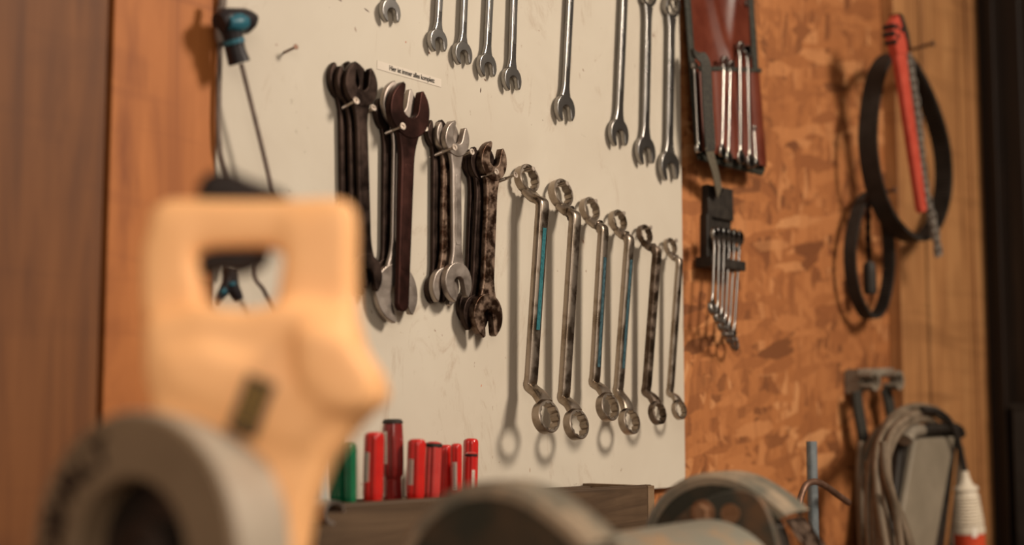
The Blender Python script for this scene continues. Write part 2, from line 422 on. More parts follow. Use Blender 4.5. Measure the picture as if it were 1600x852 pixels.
# dark steel frame standing out of the wall at the right
bm = B()
box(bm, (x1535+.075, -.055, 1.3), (.15, .11, 2.6), .004)
box(bm, (x1535+.062, -.060, 1.3), (.175, .012, 2.6), .002)
o = struct('wall_right', bm, M['dark_frame'])
bm = B(); box(bm, (1.55, -1.3, -.03), (3.6, 2.9, .06)); struct('floor', bm, M['concrete'])

# grey post leaning in the dark corner, standing on the bench
pz = W(1588, 637, .09)
pb_ = thing('steel_post', 'dark grey upright steel post at the lower right edge of the view', 'post', (x1535-.02, -.10, .88))
obj('channel', seg(x1535-.035, x1535-.006, -.125, -.080, .88, pz.z, .003), M['post_grey'], pb_, True)
obj('end_plate', seg(x1535-.038, x1535-.003, -.128, -.077, pz.z, pz.z+.006, .001), M['post_grey'], pb_, True)
# white board
o = tag(centre(obj('tool_board', seg(xl, xr, 0, .012, zb, 2.15, .0012), M['board'])), 'large cream melamine board with stains and hanging spanners', 'board')
# material works in room coordinates, so keep the board's origin at the room origin
o.data.transform(Matrix.Translation(o.location)); o.location = (0, 0, 0)

# workbench below the frame, carries saw, grinder and pipe
t = thing('workbench', 'long dark wooden workbench under saw and grinder', 'workbench', (.0, 0, 0))
obj('worktop', seg(.20, 2.79, -.78, -.0, .84, .88, .003), M['worktop'], t)
for x in (.26, 1.45, 2.68):
    for y in (-.72, -.08): obj('leg', seg(x-.04, x+.04, y-.04, y+.04, 0, .84, .003), M['box_wood'], t)

# ------------------------------------------------------------------ spanner building
def head_outline(r, slot, ang, depth=.25, tip=1.12):
    """open jaw head; local z is the handle axis pointing OUT of the handle, opening turned by ang"""
    pts = []
    h = slot/2
    # outer contour from right tip around back to left tip, u = opening direction
    a0 = math.asin(min(.95, (h+.30*r)/(r*tip)))
    N = 30
    for i in range(N+1):
        a = a0 + (2*PI-2*a0)*i/N
        k = math.cos(a)
        rr = r*(1+(tip-1)*max(0, k)**1.5)
        pts.append((rr*math.sin(a), rr*math.cos(a)))
    tl = pts[-1]
    # left tip -> into the slot
    zt = tl[1]
    pts.append((-h-.13*r, zt+.12*r)); pts.append((-h-.02*r, zt+.06*r)); pts.append((-h, zt-.08*r))
    zd = -depth*r+h
    for i in range(9):
        a = PI + PI*i/8
        pts.append((h*math.cos(a), zd+h*.92*math.sin(a)))
    pts.append((h, zt-.08*r)); pts.append((h+.02*r, zt+.06*r)); pts.append((h+.13*r, zt+.12*r))
    c, s = math.cos(ang), math.sin(ang)
    return [(x*c+z*s, -x*s+z*c) for x, z in pts]
def strip(width, L, flare0, flare1, n=6):
    """handle outline along z from 0 to L, flaring at the ends"""
    l = []
    def wd(z):
        w_ = width/2
        if flare0 and z < flare0[1]: k = 1-z/flare0[1]; w_ = w_*(1-k*k)+flare0[0]*k*k
        if flare1 and z > L-flare1[1]: k = 1-(L-z)/flare1[1]; w_ = w_*(1-k*k)+flare1[0]*k*k
        return w_
    zs = sorted(set([0, L]+[flare0[1]*i/n for i in range(n+1)]+[L-flare1[1]*i/n for i in range(n+1)]))
    return [(wd(z), z) for z in zs]+[(-wd(z), z) for z in reversed(zs)]
def local_axes(p, q):
    """frame with z from p to q, y away from the room (into the wall), origin p"""
    p = Vector(p); q = Vector(q); z = (q-p).normalized(); y = Vector((0, 1, 0)); y = (y-z*y.dot(z)).normalized(); x = y.cross(z)
    return (Matrix((x, y, z)).transposed().to_4x4()), (q-p).length
def spanner(name, label, cat, top, bot, width, t_sh, mat, group, ht=None, hb=None, t_hd=None, recess=True, shape='spanner', turn=0, mats=None, tpr=1.0):
    """ht/hb: ('open', r, slot, angle deg) or ('ring', ro, ri, tilt deg) or ('round',). top, bot: centres of the heads."""
    rot, L = local_axes(bot, top)
    if turn: rot = rot @ Matrix.Rotation(R(turn), 4, 'Z')
    t_hd = t_hd or t_sh*1.35
    root = thing(name, label, cat, bot, rot.to_euler(), group)
    mh = mats or mat
    # handle
    def fl(h):
        if h is None or h[0] == 'round': return (width/2, width*.5)
        if h[0] == 'open': return (h[1]*.72, h[1]*1.45)
        return (h[1]*.62, h[1]*1.45)
    bm = B()
    z0 = (hb[1]*.45 if hb and hb[0] == 'open' else (hb[1]*.9 if hb and hb[0] == 'ring' else 0))
    z1 = L-(ht[1]*.45 if ht and ht[0] == 'open' else (ht[1]*.9 if ht and ht[0] == 'ring' else 0))
    pts = strip(width, z1-z0, fl(hb), fl(ht))
    if tpr != 1.0: pts = [(x*(tpr+(1-tpr)*z/(z1-z0)), z) for x, z in pts]
    if hb and hb[0] == 'round':
        w2 = width/2*tpr
        pts = [p for p in pts if p[1] > w2*1.0]
        arc = [(-w2*math.cos(a), w2-w2*math.sin(a)) for a in [PI*i/10 for i in range(11)]]
        pts = pts+arc
    pts = [(x, z+z0) for x, z in pts]
    ext(bm, pts, -t_sh/2, t_sh/2, min(t_sh*.42, .0022))
    obj('handle', bm, mat, root)
    if recess:                                # raised lettering field / ribs on the handle
        bm = B(); k = width*.26; a, b_ = z0+(z1-z0)*.22, z0+(z1-z0)*.78
        ext(bm, [(-k*.8, a), (k*.8, a), (k, a+k), (k, b_-k), (k*.8, b_), (-k*.8, b_), (-k, b_-k), (-k, a+k)], -t_sh/2-.0006, -t_sh/2+.001, .0004)
        obj('handle_panel', bm, mat, root)
    for h, zc, sg in ((ht, L, 1), (hb, 0, -1)):
        if not h: continue
        if h[0] == 'open':
            bm = B()
            o2 = head_outline(h[1], h[2], R(h[3]))
            o2 = [(x, zc+sg*z) for x, z in o2]
            ext(bm, o2, -t_hd/2, t_hd/2, .0013)
            obj('open_jaw', bm, mh, root)
        elif h[0] == 'ring':
            bm = B(); tr = Matrix.Rotation(R(h[3])*sg, 3, 'X')
            ringmesh(bm, (0, 0, zc), h[1], h[2], -t_hd*.62, t_hd*.62, .0012, 12, tr)
            obj('ring_end', bm, mh, root)
    return root

def nail(px, py, off=.022, name='nail', label='', hr=.0022, r=.0011, group=None, lift=.10, mat=None, threaded=False, tip=None, s=None):
    """px,py = where the nail meets the board; tip = photo position of its head"""
    p = W(px, py, -.004 if not s else s)
    if tip: q = S(tip[0], tip[1], p.x)
    else: q = p+Vector((0, -off, off*lift))
    t = thing(name, label, 'screw' if threaded else 'nail', p, along(p, q).to_euler(), group)
    L = (q-p).length; bm = B()
    if threaded:
        pr = []
        k = int(L*.62/.0016)
        for i in range(k):
            z = i*.0016; pr += [(r*.85, z), (r*1.25, z+.0008)]
        pr += [(r*.9, L*.64), (r*.9, L-.004)]
        lathe(bm, pr, None, 12)
    else: lathe(bm, [(r, 0), (r, L-.001)], None, 10)
    obj('shank', bm, mat or M['screw'], t)
    bm = B()
    if threaded: lathe(bm, [(r*.9, L-.0045), (hr, L-.0010), (hr, L), (hr*.42, L), (hr*.22, L-.0012)], None, 18)
    else: lathe(bm, [(r, L-.0012), (hr, L-.0010), (hr, L-.0002), (hr*.8, L)], None, 14)
    obj('head', bm, mat or M['screw'], t)
    return t

# ---- top row: combination spanners, open jaw down, ring up
mm = .001
top_row = [  # jaw centre, ring centre (photo px), jaw r mm, slot mm, handle width mm, ring r mm, description
    ((607, 18), (616, -140), 14.5, 12, 9.5, 10.5, 'shortest chrome combination spanner, only its open jaw showing at top edge'),
    ((681, 64), (690, -118), 14.5, 12, 10, 11, 'chrome combination spanner, second from the left in the top row'),
    ((720, 84), (728, -112), 15.0, 12.5, 10, 11.5, 'chrome combination spanner, third in the top row, above the paper strip'),
    ((758, 103), (768, -106), 15.5, 13, 11, 12, 'chrome combination spanner in the top row with a dark scratch below its jaw'),
    ((797, 124), (804, -100), 16.0, 13.5, 11.5, 12.5, 'chrome combination spanner, lowest of the four close together at top'),
    ((880, 170), (893, -85), 18.5, 15, 12.5, 14, 'chrome combination spanner hanging alone in the gap of the top row'),
    ((964, 208), (975, -55), 20.0, 16.5, 14, 15, 'chrome combination spanner, third from the right board edge in top row'),
    ((1006, 236), (1011, -6), 21.0, 17.5, 14.5, 16, 'chrome combination spanner second from the right board edge, ring cut by frame'),
    ((1043, 260), (1047, 10), 22.5, 19, 16, 17.5, 'largest chrome combination spanner, next to the right board edge, ring visible')]
for jb, rt, r, sl, wd, rr, lab in top_row:
    p = W(jb[0]+2, jb[1], .0070); q = W(rt[0]+2, rt[1], .0075)
    spanner('combination_spanner', lab, 'spanner', q, p, wd*mm, 6.0*mm, M['chrome'], 'combination spanners in the top row',
            ('ring', rr*mm, rr*.66*mm, 12), ('open', r*mm, sl*1.14*mm, 14), 7.4*mm)
    n0 = q+Vector((0, 0, rr*.62*mm-.0018)); 
    p0 = Vector((n0.x, .002, n0.z)); L = .024
    t = thing('nail', 'nail holding up a top-row spanner above the frame' if rt[1] < -20 else 'nail in the ring of the top-row spanner near the board edge, %s' % ('outer' if rt[0] > 1030 else 'inner'), 'nail', p0, (R(90), 0, 0), 'nails of the top row' )
    bm = B(); lathe(bm, [(.0012, 0), (.0012, L-.001)], None, 10); obj('shank', bm, M['screw'], t)
    bm = B(); lathe(bm, [(.0012, L-.001), (.0024, L-.0008), (.0024, L)], None, 12); obj('head', bm, M['screw'], t)

# ---- bundles of double open-ended spanners on pairs of screws
G = 'open-ended spanners in the four bundles'
def pair(label, top, bot, off, wd, ht, hb, mat, t=6.5, name='open_end_spanner', tpr=1.0, toff=None, recess=True, mats=None):
    p = W(bot[0], bot[1], off*mm); q = W(top[0], top[1], (toff or off)*mm)
    def hh(h): return None if h is None else (h if h[0] == 'round' else ('open', h[0]*mm, h[1]*mm, h[2]))
    return spanner(name, label, 'spanner', q, p, wd*mm, t*mm, mat, G, hh(ht), hh(hb), t*1.25*mm, tpr=tpr, recess=recess, mats=mats)
# bundle 1 (leftmost, partly behind the saw)
pair('dark spanner at the front of the leftmost bundle', (562, 134), (571, 428), 20, 17, (24, 19, 8), (22, 17, 10), M['dark_steel'])
pair('black spanner in the middle of the leftmost bundle', (550, 133), (556, 425), 12.5, 16, (24, 18, -20), (20, 16, 10), M['dark_steel'])
pair('black spanner against the board in the leftmost bundle', (536, 128), (540, 405), 5, 15, (22, 16, -12), (18, 14, 10), M['dark_steel'])
# bundle 2
pair('big dark reddish single-ended spanner with rounded lower end, second bundle', (637, 175), (627, 488), 22, 22, (31, 24, 8), ('round',), M['red_steel'], 8, tpr=.80)
pair('grey spanner with wide pale lower jaw, behind the reddish one', (622, 166), (617, 456), 13, 16, (26, 20, 10), (32, 22, 22), M['grey_steel'], 6)
pair('dark thin spanner against the board in the second bundle', (605, 180), (603, 425), 5, 15, (20, 15, -15), (16, 12, 10), M['dark_steel'], 6)
# bundle 3
pair('silvery grey spanner at the front of the third bundle', (711, 219), (713, 440), 21, 15.5, (20.5, 15, 18), (22.5, 17, 14), M['grey_steel'], 7)
pair('darker silvery spanner in the middle of the third bundle', (697, 215), (694, 447), 12.5, 15, (19, 14, -12), (22, 17, -8), M['rust_steel'], 6.5, mats=M['grey_steel'])
pair('black spanner against the board in the third bundle', (682, 211), (681, 452), 5, 16, (18, 14, -10), (17, 14, 6), M['dark_steel'], 6.5)
# bundle 4
pair('rusty brown spanner at the front of the fourth bundle', (768, 254), (759, 492), 21, 19.5, (23, 17, 12), (25.5, 15, 10), M['rust_steel'], 8)
pair('dark spanner in the middle of the fourth bundle', (752, 257), (741, 489), 12.5, 17, (22, 16, -16), (22, 16, 0), M['dark_steel'], 6.5)
pair('black spanner against the board in the fourth bundle', (741, 258), (733, 478), 5, 16, (19, 15, -10), (20, 15, -4), M['dark_steel'], 6.5)
screws = [((524, 175), (557, 157), 'pale screw in front of the leftmost spanner bundle'),
          ((566, 181), (584, 168), 'screw right of the leftmost spanner bundle, mostly hidden'),
          ((592, 213), (630, 197), 'pale screw in front of the second spanner bundle'),
          ((645, 209), (665, 200), 'screw just right of the second spanner bundle'),
          ((669, 247), (711, 230), 'pale screw in front of the third spanner bundle'),
          ((712, 247), (738, 237), 'screw between the third and fourth spanner bundles'),
          ((733, 284), (776, 268), 'pale screw in front of the rusty fourth spanner bundle'),
          ((772, 286), (806, 273), 'screw between the fourth bundle and the first ring spanner')]
for a, b, lab in screws:
    nail(a[0], a[1], name='screw', label=lab, tip=b, threaded=True, hr=.0040, r=.0018, group='screws holding the spanner bundles')
nail(440, 84, name='nail', label='bare nail sticking out of board near the blue hand tool', tip=(463, 73), hr=.0030, r=.0014, mat=M['rod_brown'])

# ---- double ring spanners, cranked, on nails
rings = [  # top ring, shaft top, shaft bottom, lower ring, R top, R low, width, depth, inlay, label
    ((823, 280), (848, 322), (829, 603), (853, 652), 18.5, 20, 13.5, 9.5, 'teal_ink', .15, .70, 'longest ring spanner with a bright teal stripe, leftmost of the ring spanners', M['nickel']),
    ((876, 303), (899, 342), (881, 622), (900, 664), 19, 19, 12.5, 9.5, None, 0, 0, 'ring spanner without coloured stripe, second from the left of the six', M['nickel']),
    ((921, 328), (943, 362), (929, 598), (949, 637), 16.5, 18, 11.5, 8.5, 'teal_dark', .20, .90, 'dark-striped ring spanner, third of the six from the left', M['nickel']),
    ((965, 346), (984, 378), (966, 612), (983, 659), 15.5, 17.5, 11, 8.5, 'teal_dark', .15, .85, 'leaning ring spanner whose lower ring sits behind the third one', M['nickel']),
    ((1007, 367), (1027, 396), (1010, 612), (1027, 646), 14, 15.5, 10.5, 8, None, 0, 0, 'dull dark brown ring spanner, fifth of the six', M['nickel_dark']),
    ((1047, 386), (1062, 412), (1047, 614), (1061, 641), 12.5, 13.5, 8.5, 6.5, None, 0, 0, 'smallest ring spanner, next to the right edge of the board', M['nickel'])]
for k, (a, b_, c, d, r1, r2, wd, dp, ink, i0, i1, lab, mt) in enumerate(rings):
    s0 = W(a[0], a[1], .012).x; s1 = s0-.008
    lean = lambda py: s0+(s1-s0)*(py-a[1])/(d[1]-a[1])
    P = [S(*a, lean(a[1])), S(*b_, lean(b_[1])), S(*c, lean(c[1])), S(*d, lean(d[1]))]
    P[0].y = min(P[0].y, -.009)
    root = thing('ring_spanner', lab, 'spanner', P[3], (0, 0, 0), 'cranked ring spanners')
    r1 *= mm; r2 *= mm; wd *= 1.3*mm; dp *= 1.25*mm
    # handle path: leaves the rings sideways, bends to the shaft
    T0 = P[0]+Vector((0, -.002, -r1*.88)); B0 = P[3]+Vector((0, .002, r2*.88))
    u = (P[2]-P[1]).normalized()
    e0 = P[1]+Vector((0, .0, .007)); e1 = P[2]
    path = [T0, T0.lerp(e0, .5)+Vector((0, .0, -.0035)), e0-Vector((0, -.003, .001)), e0+u*.008, e0+u*.03]
    path += [e0.lerp(e1, f) for f in (.3, .5, .7)]
    path += [e1-u*.03, e1-u*.010, e1+u*.001, e1.lerp(B0, .55)+Vector((0, -.001, .001)), B0]
    pp = smooth(path, 5); sc = []
    n = len(pp)
    for i in range(n):
        f = min(i, n-1-i)/(n*.22); f = min(1, f)
        rr = r1 if i < n/2 else r2
        sc.append(((rr*.62/(wd/2))*(1-f)+1*f, .95*(1-f)+f))
    bm = B(); sweep(bm, pp, circ(wd/2, 16, dp/2, .55), ref=Vector((0, 1, 0)), scales=sc)
    obj('handle', bm, mt, root, True)
    for pc, rr, tl in ((P[0], r1, 10), (P[3], r2, 10)):
        bm = B(); h = rr*.33
        ringmesh(bm, pc, rr, rr*.73, -h, h, .0010, 12, Matrix.Rotation(R(-tl), 3, 'X'))
        obj('ring_end', bm, mt, root, True)
    if ink:
        bm = B(); lw = wd*.36
        q = [e0.lerp(e1, i0+(i1-i0)*f/10) for f in range(11)]
        nrm = Vector((0, -1, 0)); nrm = (nrm-u*nrm.dot(u)).normalized()
        q = [v+nrm*(dp/2+.0001) for v in q]
        sweep(bm, q, [(-lw/2, -.0004), (lw/2, -.0004), (lw/2, .0004), (-lw/2, .0004)])
        obj('coloured_inlay', bm, M[ink], root, True, label='teal stripe set in the handle' if ink == 'teal_ink' else 'dark teal stripe set in the handle')
    # nail through the top ring
    hx = P[0]+Vector((0, 0, r1*.62-.0022)); L = -hx.y+.012
    t = thing('nail', 'nail through the top ring of the %s ring spanner from the left' % ('first', 'second', 'third', 'fourth', 'fifth', 'sixth')[k], 'nail', (hx.x, .002, hx.z), (R(84), 0, 0), 'nails of the ring spanners')
    bm = B(); lathe(bm, [(.0014, 0), (.0014, L)], None, 10); obj('shank', bm, M['screw'], t)
    bm = B(); lathe(bm, [(.0014, L), (.0030, L+.0004), (.0030, L+.0014), (.0010, L+.0014)], None, 14); obj('head', bm, M['screw'], t)

# ---- paper strip with the printed sentence
def text_mesh(body, size, mat, parent, Mw, name='lettering', extr=.0001, spacing=1.0, bold=0.0):
    cu = bpy.data.curves.new(name, 'FONT'); cu.body = body; cu.size = size; cu.extrude = extr; cu.align_x = 'CENTER'; cu.align_y = 'CENTER'
    cu.space_character = spacing; cu.offset = bold
    to = bpy.data.objects.new(name, cu); COL.objects.link(to)
    bpy.context.view_layer.update()
    me = bpy.data.meshes.new_from_object(to.evaluated_get(bpy.context.evaluated_depsgraph_get()))
    bpy.data.objects.remove(to)
    o = bpy.data.objects.new(name, me); COL.objects.link(o); me.materials.append(mat)
    if parent is not None:
        me.transform(XF[parent.name].inverted() @ Mw); o.parent = parent
    else: me.transform(Mw)
    return o
p0, p1, p2 = W(590, 107), W(690, 136), W(689, 125)
ct = W(640, 116); dr = (W(690, 133)-W(590, 104)); L = dr.length; dr.normalize()
hh = .0098
root = thing('paper_strip', 'narrow cream paper strip with small black printed sentence', 'label', ct-Vector((0, 0, hh/2)))
rot = Matrix.Rotation(-math.atan2(dr.z, dr.x), 4, 'Y')
Mw = Matrix.Translation(ct) @ rot
bm = B(); box(bm, (0, -.0003, 0), (L, .0006, hh), 0, Mw); obj('strip', bm, M['label_cream'], root, True)
text_mesh('Hier ist immer alles komplett', .0080, M['ink'], root, Mw @ Matrix.Translation((.0035, -.0009, .0002)) @ Matrix.Diagonal((.78, 1, 1, 1)) @ Matrix.Rotation(R(90), 4, 'X'), 'lettering', bold=.00012)

# ---- blue and black pistol-shaped hand tool with long cord at the left board edge
def w3(px, py, off): return W(px, py, off)
def handtool(pts, flip, root, sc=1):
    pass
body = W(345, 30, .035)
root = thing('pistol_grip_tool', 'blue and black pistol-shaped hand tool hung at the left board edge', 'hand tool', W(375, 100, .03))
bm = B(); a = [W(x, y, .035) for x, y in ((342, 36), (350, 33), (365, 34), (382, 33), (392, 30), (400, 27))]
sweep(bm, a, circ(.0125, 16), scales=[.8, 1.05, 1.1, 1.05, .75, .3]); obj('nozzle_body', bm, M['black_gloss'], root, True)
bm = B(); a = [W(x, y, .043) for x, y in ((356, 36), (366, 36), (376, 35), (384, 34))]
sweep(bm, a, circ(.0095, 14), scales=[.7, 1, 1, .7]); obj('blue_shell', bm, M['blue_plastic'], root, True, label='blue shell')
bm = B(); a = [W(x, y, .035) for x, y in ((360, 45), (364, 60), (368, 80), (374, 99))]
sweep(bm, a, circ(.0095, 14, .011), scales=[1.1, 1.0, 1.0, 1.1]); obj('grip', bm, M['black_gloss'], root, True)
bm = B(); a = [W(x, y, .036) for x, y in ((364, 62), (366, 69))]
sweep(bm, a, circ(.0107, 14, .012)); obj('blue_band', bm, M['blue_plastic'], root, True, label='blue band round the grip')
bm = B(); a = [W(x, y, .028) for x, y in ((348, -5), (346, 10), (343, 25), (343, 55), (345, 66))]
tube(bm, a, .0045, 10); obj('hook', bm, M['cord'], root, True)
bm = B(); tube(bm, [W(x, y, .03) for x, y in ((377, 100), (392, 160), (408, 225), (424, 292), (434, 330))]+[W(x, y, .022) for x, y in ((398, 420), (413, 455), (430, 490), (455, 560), (470, 640))], .0024, 8)
obj('cord', bm, M['cord'], root, True)
bm = B(); tube(bm, [W(x, y, .010) for x, y in ((346, -30), (344, 60), (342, 130), (341, 200), (345, 245), (356, 285), (362, 350), (352, 430))], .0028, 8)
obj('cord', bm, M['cord'], root, True)
root = thing('cord_clip', 'small black and blue clip seen through the saw handle opening', 'clip', W(365, 470, .02))
bm = B(); sweep(bm, [W(x, y, .025) for x, y in ((360, 425), (357, 445), (348, 458), (342, 468), (340, 476))], circ(.0055, 12), scales=[1.2, 1.25, .9, .6, .3]); obj('left_jaw', bm, M['black_gloss'], root, True)
bm = B(); sweep(bm, [W(x, y, .027) for x, y in ((362, 430), (364, 450), (369, 460), (373, 468))], circ(.0055, 12), scales=[1.1, 1.2, 1.1, .9]); obj('right_jaw', bm, M['black_gloss'], root, True)
for a, b_ in (((362, 441), (363, 446)), ((346, 453), (350, 457))):
    bm = B(); sweep(bm, [W(*a, .033), W(*b_, .033)], circ(.0035, 10)); obj('blue_cap', bm, M['blue_plastic'], root, True, label='blue cap')

# ---- wooden tool box on the wall foot with screwdrivers
YB = -.105
tl = W(497, 790, .105); tr_ = W(1020, 772, .105)
zt = W(640, 781, .105).z
root = thing('screwdriver_rack', 'long old wooden rack under the white board holding screwdrivers', 'rack', ((tl.x+tr_.x)/2, -.06, zt-.11))
def sg2(x0, x1, y0, y1, z0, z1, b=.002): return seg(x0, x1, y0, y1, z0, z1, b)
obj('front_board', sg2(tl.x, tr_.x, YB, YB+.014, zt-.11, zt, .003), M['box_wood'], root, True)
obj('back_board', sg2(tl.x+.01, tr_.x-.012, -.018, -.002, zt-.11, zt-.004), M['box_wood'], root, True)
obj('bottom_board', sg2(tl.x+.01, tr_.x-.012, YB+.014, -.018, zt-.11, zt-.095), M['box_wood'], root, True)
obj('end_board', sg2(tl.x-.002, tl.x+.010, YB-.002, -.002, zt-.11, zt+.002), M['box_wood'], root, True)
obj('end_board', sg2(tr_.x-.012, tr_.x+.002, YB-.002, -.002, zt-.112, zt-.001), M['box_pale'], root, True, label='pale end board')
obj('hole_strip', sg2(tl.x+.012, tr_.x-.014, YB+.014, -.018, zt-.035, zt-.022), M['box_pale'], root, True)
bm = B(); a = S(505, 800, tl.x-.01)
c0 = Vector((tl.x+.012, YB-.010, zt-.006))
sp = [c0+Vector((-.012+.012*math.cos(t_)*(1), 0, .010*math.sin(t_))) for t_ in [i*PI/8 for i in range(13)]]
sweep(bm, sp, [(-.0015, -.014), (.0015, -.014), (.0015, .014), (-.0015, .014)], ref=Vector((0, 1, 0)))
obj('rolled_hook', bm, M['grey_steel'], root, True)

def driver(px0, px1, ytop, ybot, lab, mat, cap=None, fat=False, off=.065, lean=0, stripe=None, ring=None, name='screwdriver'):
    base = W((px0+px1)/2, ybot, off); topp = W((px0+px1)/2+lean, ytop, off)
    H = (topp-base).length
    Z = (base-CAM).dot(FW); rad = (px1-px0)/F*Z/2
    rotm = (topp-base).to_track_quat('Z', 'Y')
    root = thing(name, lab, 'screwdriver', base-Vector((0, 0, .0)), rotm.to_euler(), 'screwdrivers standing in the wooden rack')
    # fluted handle
    prof = [(.45, 0), (.72, .02), (.92, .07), (1, .16), (1, .9), (.96, .955), (.80, .985), (.45, 1.0)] if not fat else \
           [(.62, 0), (.80, .03), (.84, .10), (.80, .28), (.78, .31), (.98, .36), (1.0, .5), (.98, .72), (.90, .93), (.82, .975), (.6, 1.0)]
    bm = B(); n = 36; rgs = []
    for r_, h in prof:
        rg = []
        for i in range(n):
            a = 2*PI*i/n
            fl = 1-.17*max(0, math.cos(a*6))**2*(1 if .1 < h < .93 else .2)
            rg.append(bm.verts.new((rad*r_*fl*math.cos(a), rad*r_*fl*math.sin(a), h*H)))
        rgs.append(rg)
    for a, c in zip(rgs, rgs[1:]):
        for i in range(n): bm.faces.new((a[i], a[(i+1) % n], c[(i+1) % n], c[i]))
    bm.faces.new(rgs[0]); bm.faces.new(rgs[-1])
    obj('grip', bm, mat, root)
    bm = B(); lathe(bm, [(.0028, -.075), (.0034, -.07), (.0034, .006)], None, 12); obj('blade', bm, M['chrome'], root)
    if cap:
        k = prof[-3][0]
        bm = B(); lathe(bm, [(rad*k*1.03, H*.955), (rad*k*1.04, H*.975), (rad*.75, H*1.004), (rad*.4, H*1.008)], None, 24); obj('end_cap', bm, M['black_plastic'], root, label='black end cap')
    if ring:
        bm = B(); lathe(bm, [(rad*.99, H*.90), (rad*1.05, H*.91), (rad*1.05, H*.955), (rad*.97, H*.965)], None, 24); obj('black_band', bm, M['black_plastic'], root, label='black band below the top')
    if stripe:
        # printed strip turned towards the camera
        d = (CAM-base); ang = math.atan2(d.y, d.x) + stripe[2]
        inv = rotm.to_matrix().inverted(); dv = inv @ Vector((math.cos(ang), math.sin(ang), 0)); a0 = math.atan2(dv.y, dv.x)
        bm = B(); wv = rad*stripe[3] if len(stripe) > 3 else rad*.30
        vs_ = []
        for h in (stripe[0], stripe[1]):
            for s_ in (-1, 0, 1):
                a = a0+s_*wv/rad; vs_.append(bm.verts.new((rad*1.012*math.cos(a), rad*1.012*math.sin(a), h*H)))
        bm.faces.new((vs_[0], vs_[1], vs_[4], vs_[3])); bm.faces.new((vs_[1], vs_[2], vs_[5], vs_[4]))
        bmesh.ops.solidify(bm, geom=bm.faces[:], thickness=.0003)
        st = obj('printed_strip', bm, M['label_white'], root)
        # rows of tiny print, too small to read in the photo
        bm = B()
        hh_ = stripe[0]+.03
        while hh_ < stripe[1]-.03:
            a = a0-.25*wv/rad; b2 = a0+.25*wv/rad
            v = [bm.verts.new((rad*1.03*math.cos(q), rad*1.03*math.sin(q), z_)) for q, z_ in ((a, hh_*H), (b2, hh_*H), (b2, (hh_+.018)*H), (a, (hh_+.018)*H))]
            bm.faces.new(v); hh_ += .042
        obj('print', bm, M['ink'], st)
    return root
driver(515, 540, 672, 795, 'green screwdriver half hidden behind the saw', M['drv_green'], off=.060)
driver(537, 557, 692, 793, 'green screwdriver standing next to the first red one', M['drv_green'], off=.075)
driver(488, 512, 690, 796, 'pale blue-grey screwdriver behind the saw body', M['drv_blue'], off=.07)
driver(566, 598, 675, 790, 'bright red screwdriver with printed strip, thickest of the plain red ones', M['drv_red'], off=.080, lean=3, stripe=(.32, .72, -.75, .32))
driver(596, 631, 656, 788, 'tallest dark red screwdriver with waisted grip and black cap', M['drv_darkred'], cap=True, fat=True, off=.050, stripe=(.48, .86, -.7, .2))
driver(634, 663, 686, 786, 'red screwdriver with white printed strip, right of the tallest dark one', M['drv_red'], off=.075, lean=3, stripe=(.28, .68, -.62, .34))
driver(660, 687, 690, 784, 'rubbed pinkish red screwdriver with black band below its top', M['drv_pink'], off=.060, lean=4, ring=True)
driver(685, 705, 695, 782, 'slim plain red screwdriver beside the black-banded one', M['drv_red'], off=.050, lean=2)
driver(704, 722, 693, 779, 'slim red screwdriver with white printed strip, near the right end', M['drv_red'], off=.070, stripe=(.16, .66, -.3, .42))
driver(722, 746, 685, 776, 'red screwdriver standing against the board at the right end of row', M['drv_red'], off=.036, lean=2)
driver(725, 744, 707, 776, 'shortest red screwdriver with black band, in front of the last one', M['drv_red'], off=.080, lean=2, ring=True, stripe=(.12, .60, .45, .25))

# ---- tool roll hanging on the strand board
GY = -.006
a, b_, c, d = W(1066, -60, .005), W(1166, -60, .005), W(1187, 268, .014), W(1088, 243, .014)
root = thing('tool_roll', 'open oxblood tool roll with black binding hanging on strand board', 'tool roll', (c+d)/2)
def patch(bm, a, b, c, d, nu, nv, thick, fn):
    g = []
    for j in range(nv+1):
        row = []
        for i in range(nu+1):
            u, v = i/nu, j/nv
            p = a.lerp(b, u).lerp(d.lerp(c, u), v); p = p+Vector((0, -fn(u, v), 0)); row.append(p)
        g.append(row)
    F_ = [[bm.verts.new(p) for p in r] for r in g]; K = [[bm.verts.new(p+Vector((0, thick, 0))) for p in r] for r in g]
    for j in range(nv):
        for i in range(nu):
            bm.faces.new((F_[j][i], F_[j][i+1], F_[j+1][i+1], F_[j+1][i])); bm.faces.new((K[j][i], K[j+1][i], K[j+1][i+1], K[j][i+1]))
    for j in range(nv):
        bm.faces.new((F_[j][0], F_[j+1][0], K[j+1][0], K[j][0])); bm.faces.new((F_[j][nu], K[j][nu], K[j+1][nu], F_[j+1][nu]))
    for i in range(nu):
        bm.faces.new((F_[0][i], K[0][i], K[0][i+1], F_[0][i+1])); bm.faces.new((F_[nv][i], F_[nv][i+1], K[nv][i+1], K[nv][i]))
def folds(u, v): return .004+.011*math.exp(-((u-.25-.55*v)**2)/.004)*(v < .62)*(1-v*1.2)+.008*math.exp(-((u-.80+.5*v)**2)/.005)*(1-v)+.002*math.sin(9*u+5*v)
bm = B(); patch(bm, a, b_, c, d, 40, 40, .003, folds); obj('backing', bm, M['roll_vinyl'], root, True)
P0 = a.lerp(d, .56); P1 = b_.lerp(c, .53)
bm = B(); patch(bm, P0+Vector((.004, -.004, 0)), P1+Vector((-.004, -.004, 0)), c+Vector((0, -.004, .005)), d+Vector((0, -.004, .005)), 40, 14, .0016, lambda u, v: .009+.004*abs(math.sin(u*PI*5)))
obj('pocket', bm, M['roll_vinyl'], root, True)
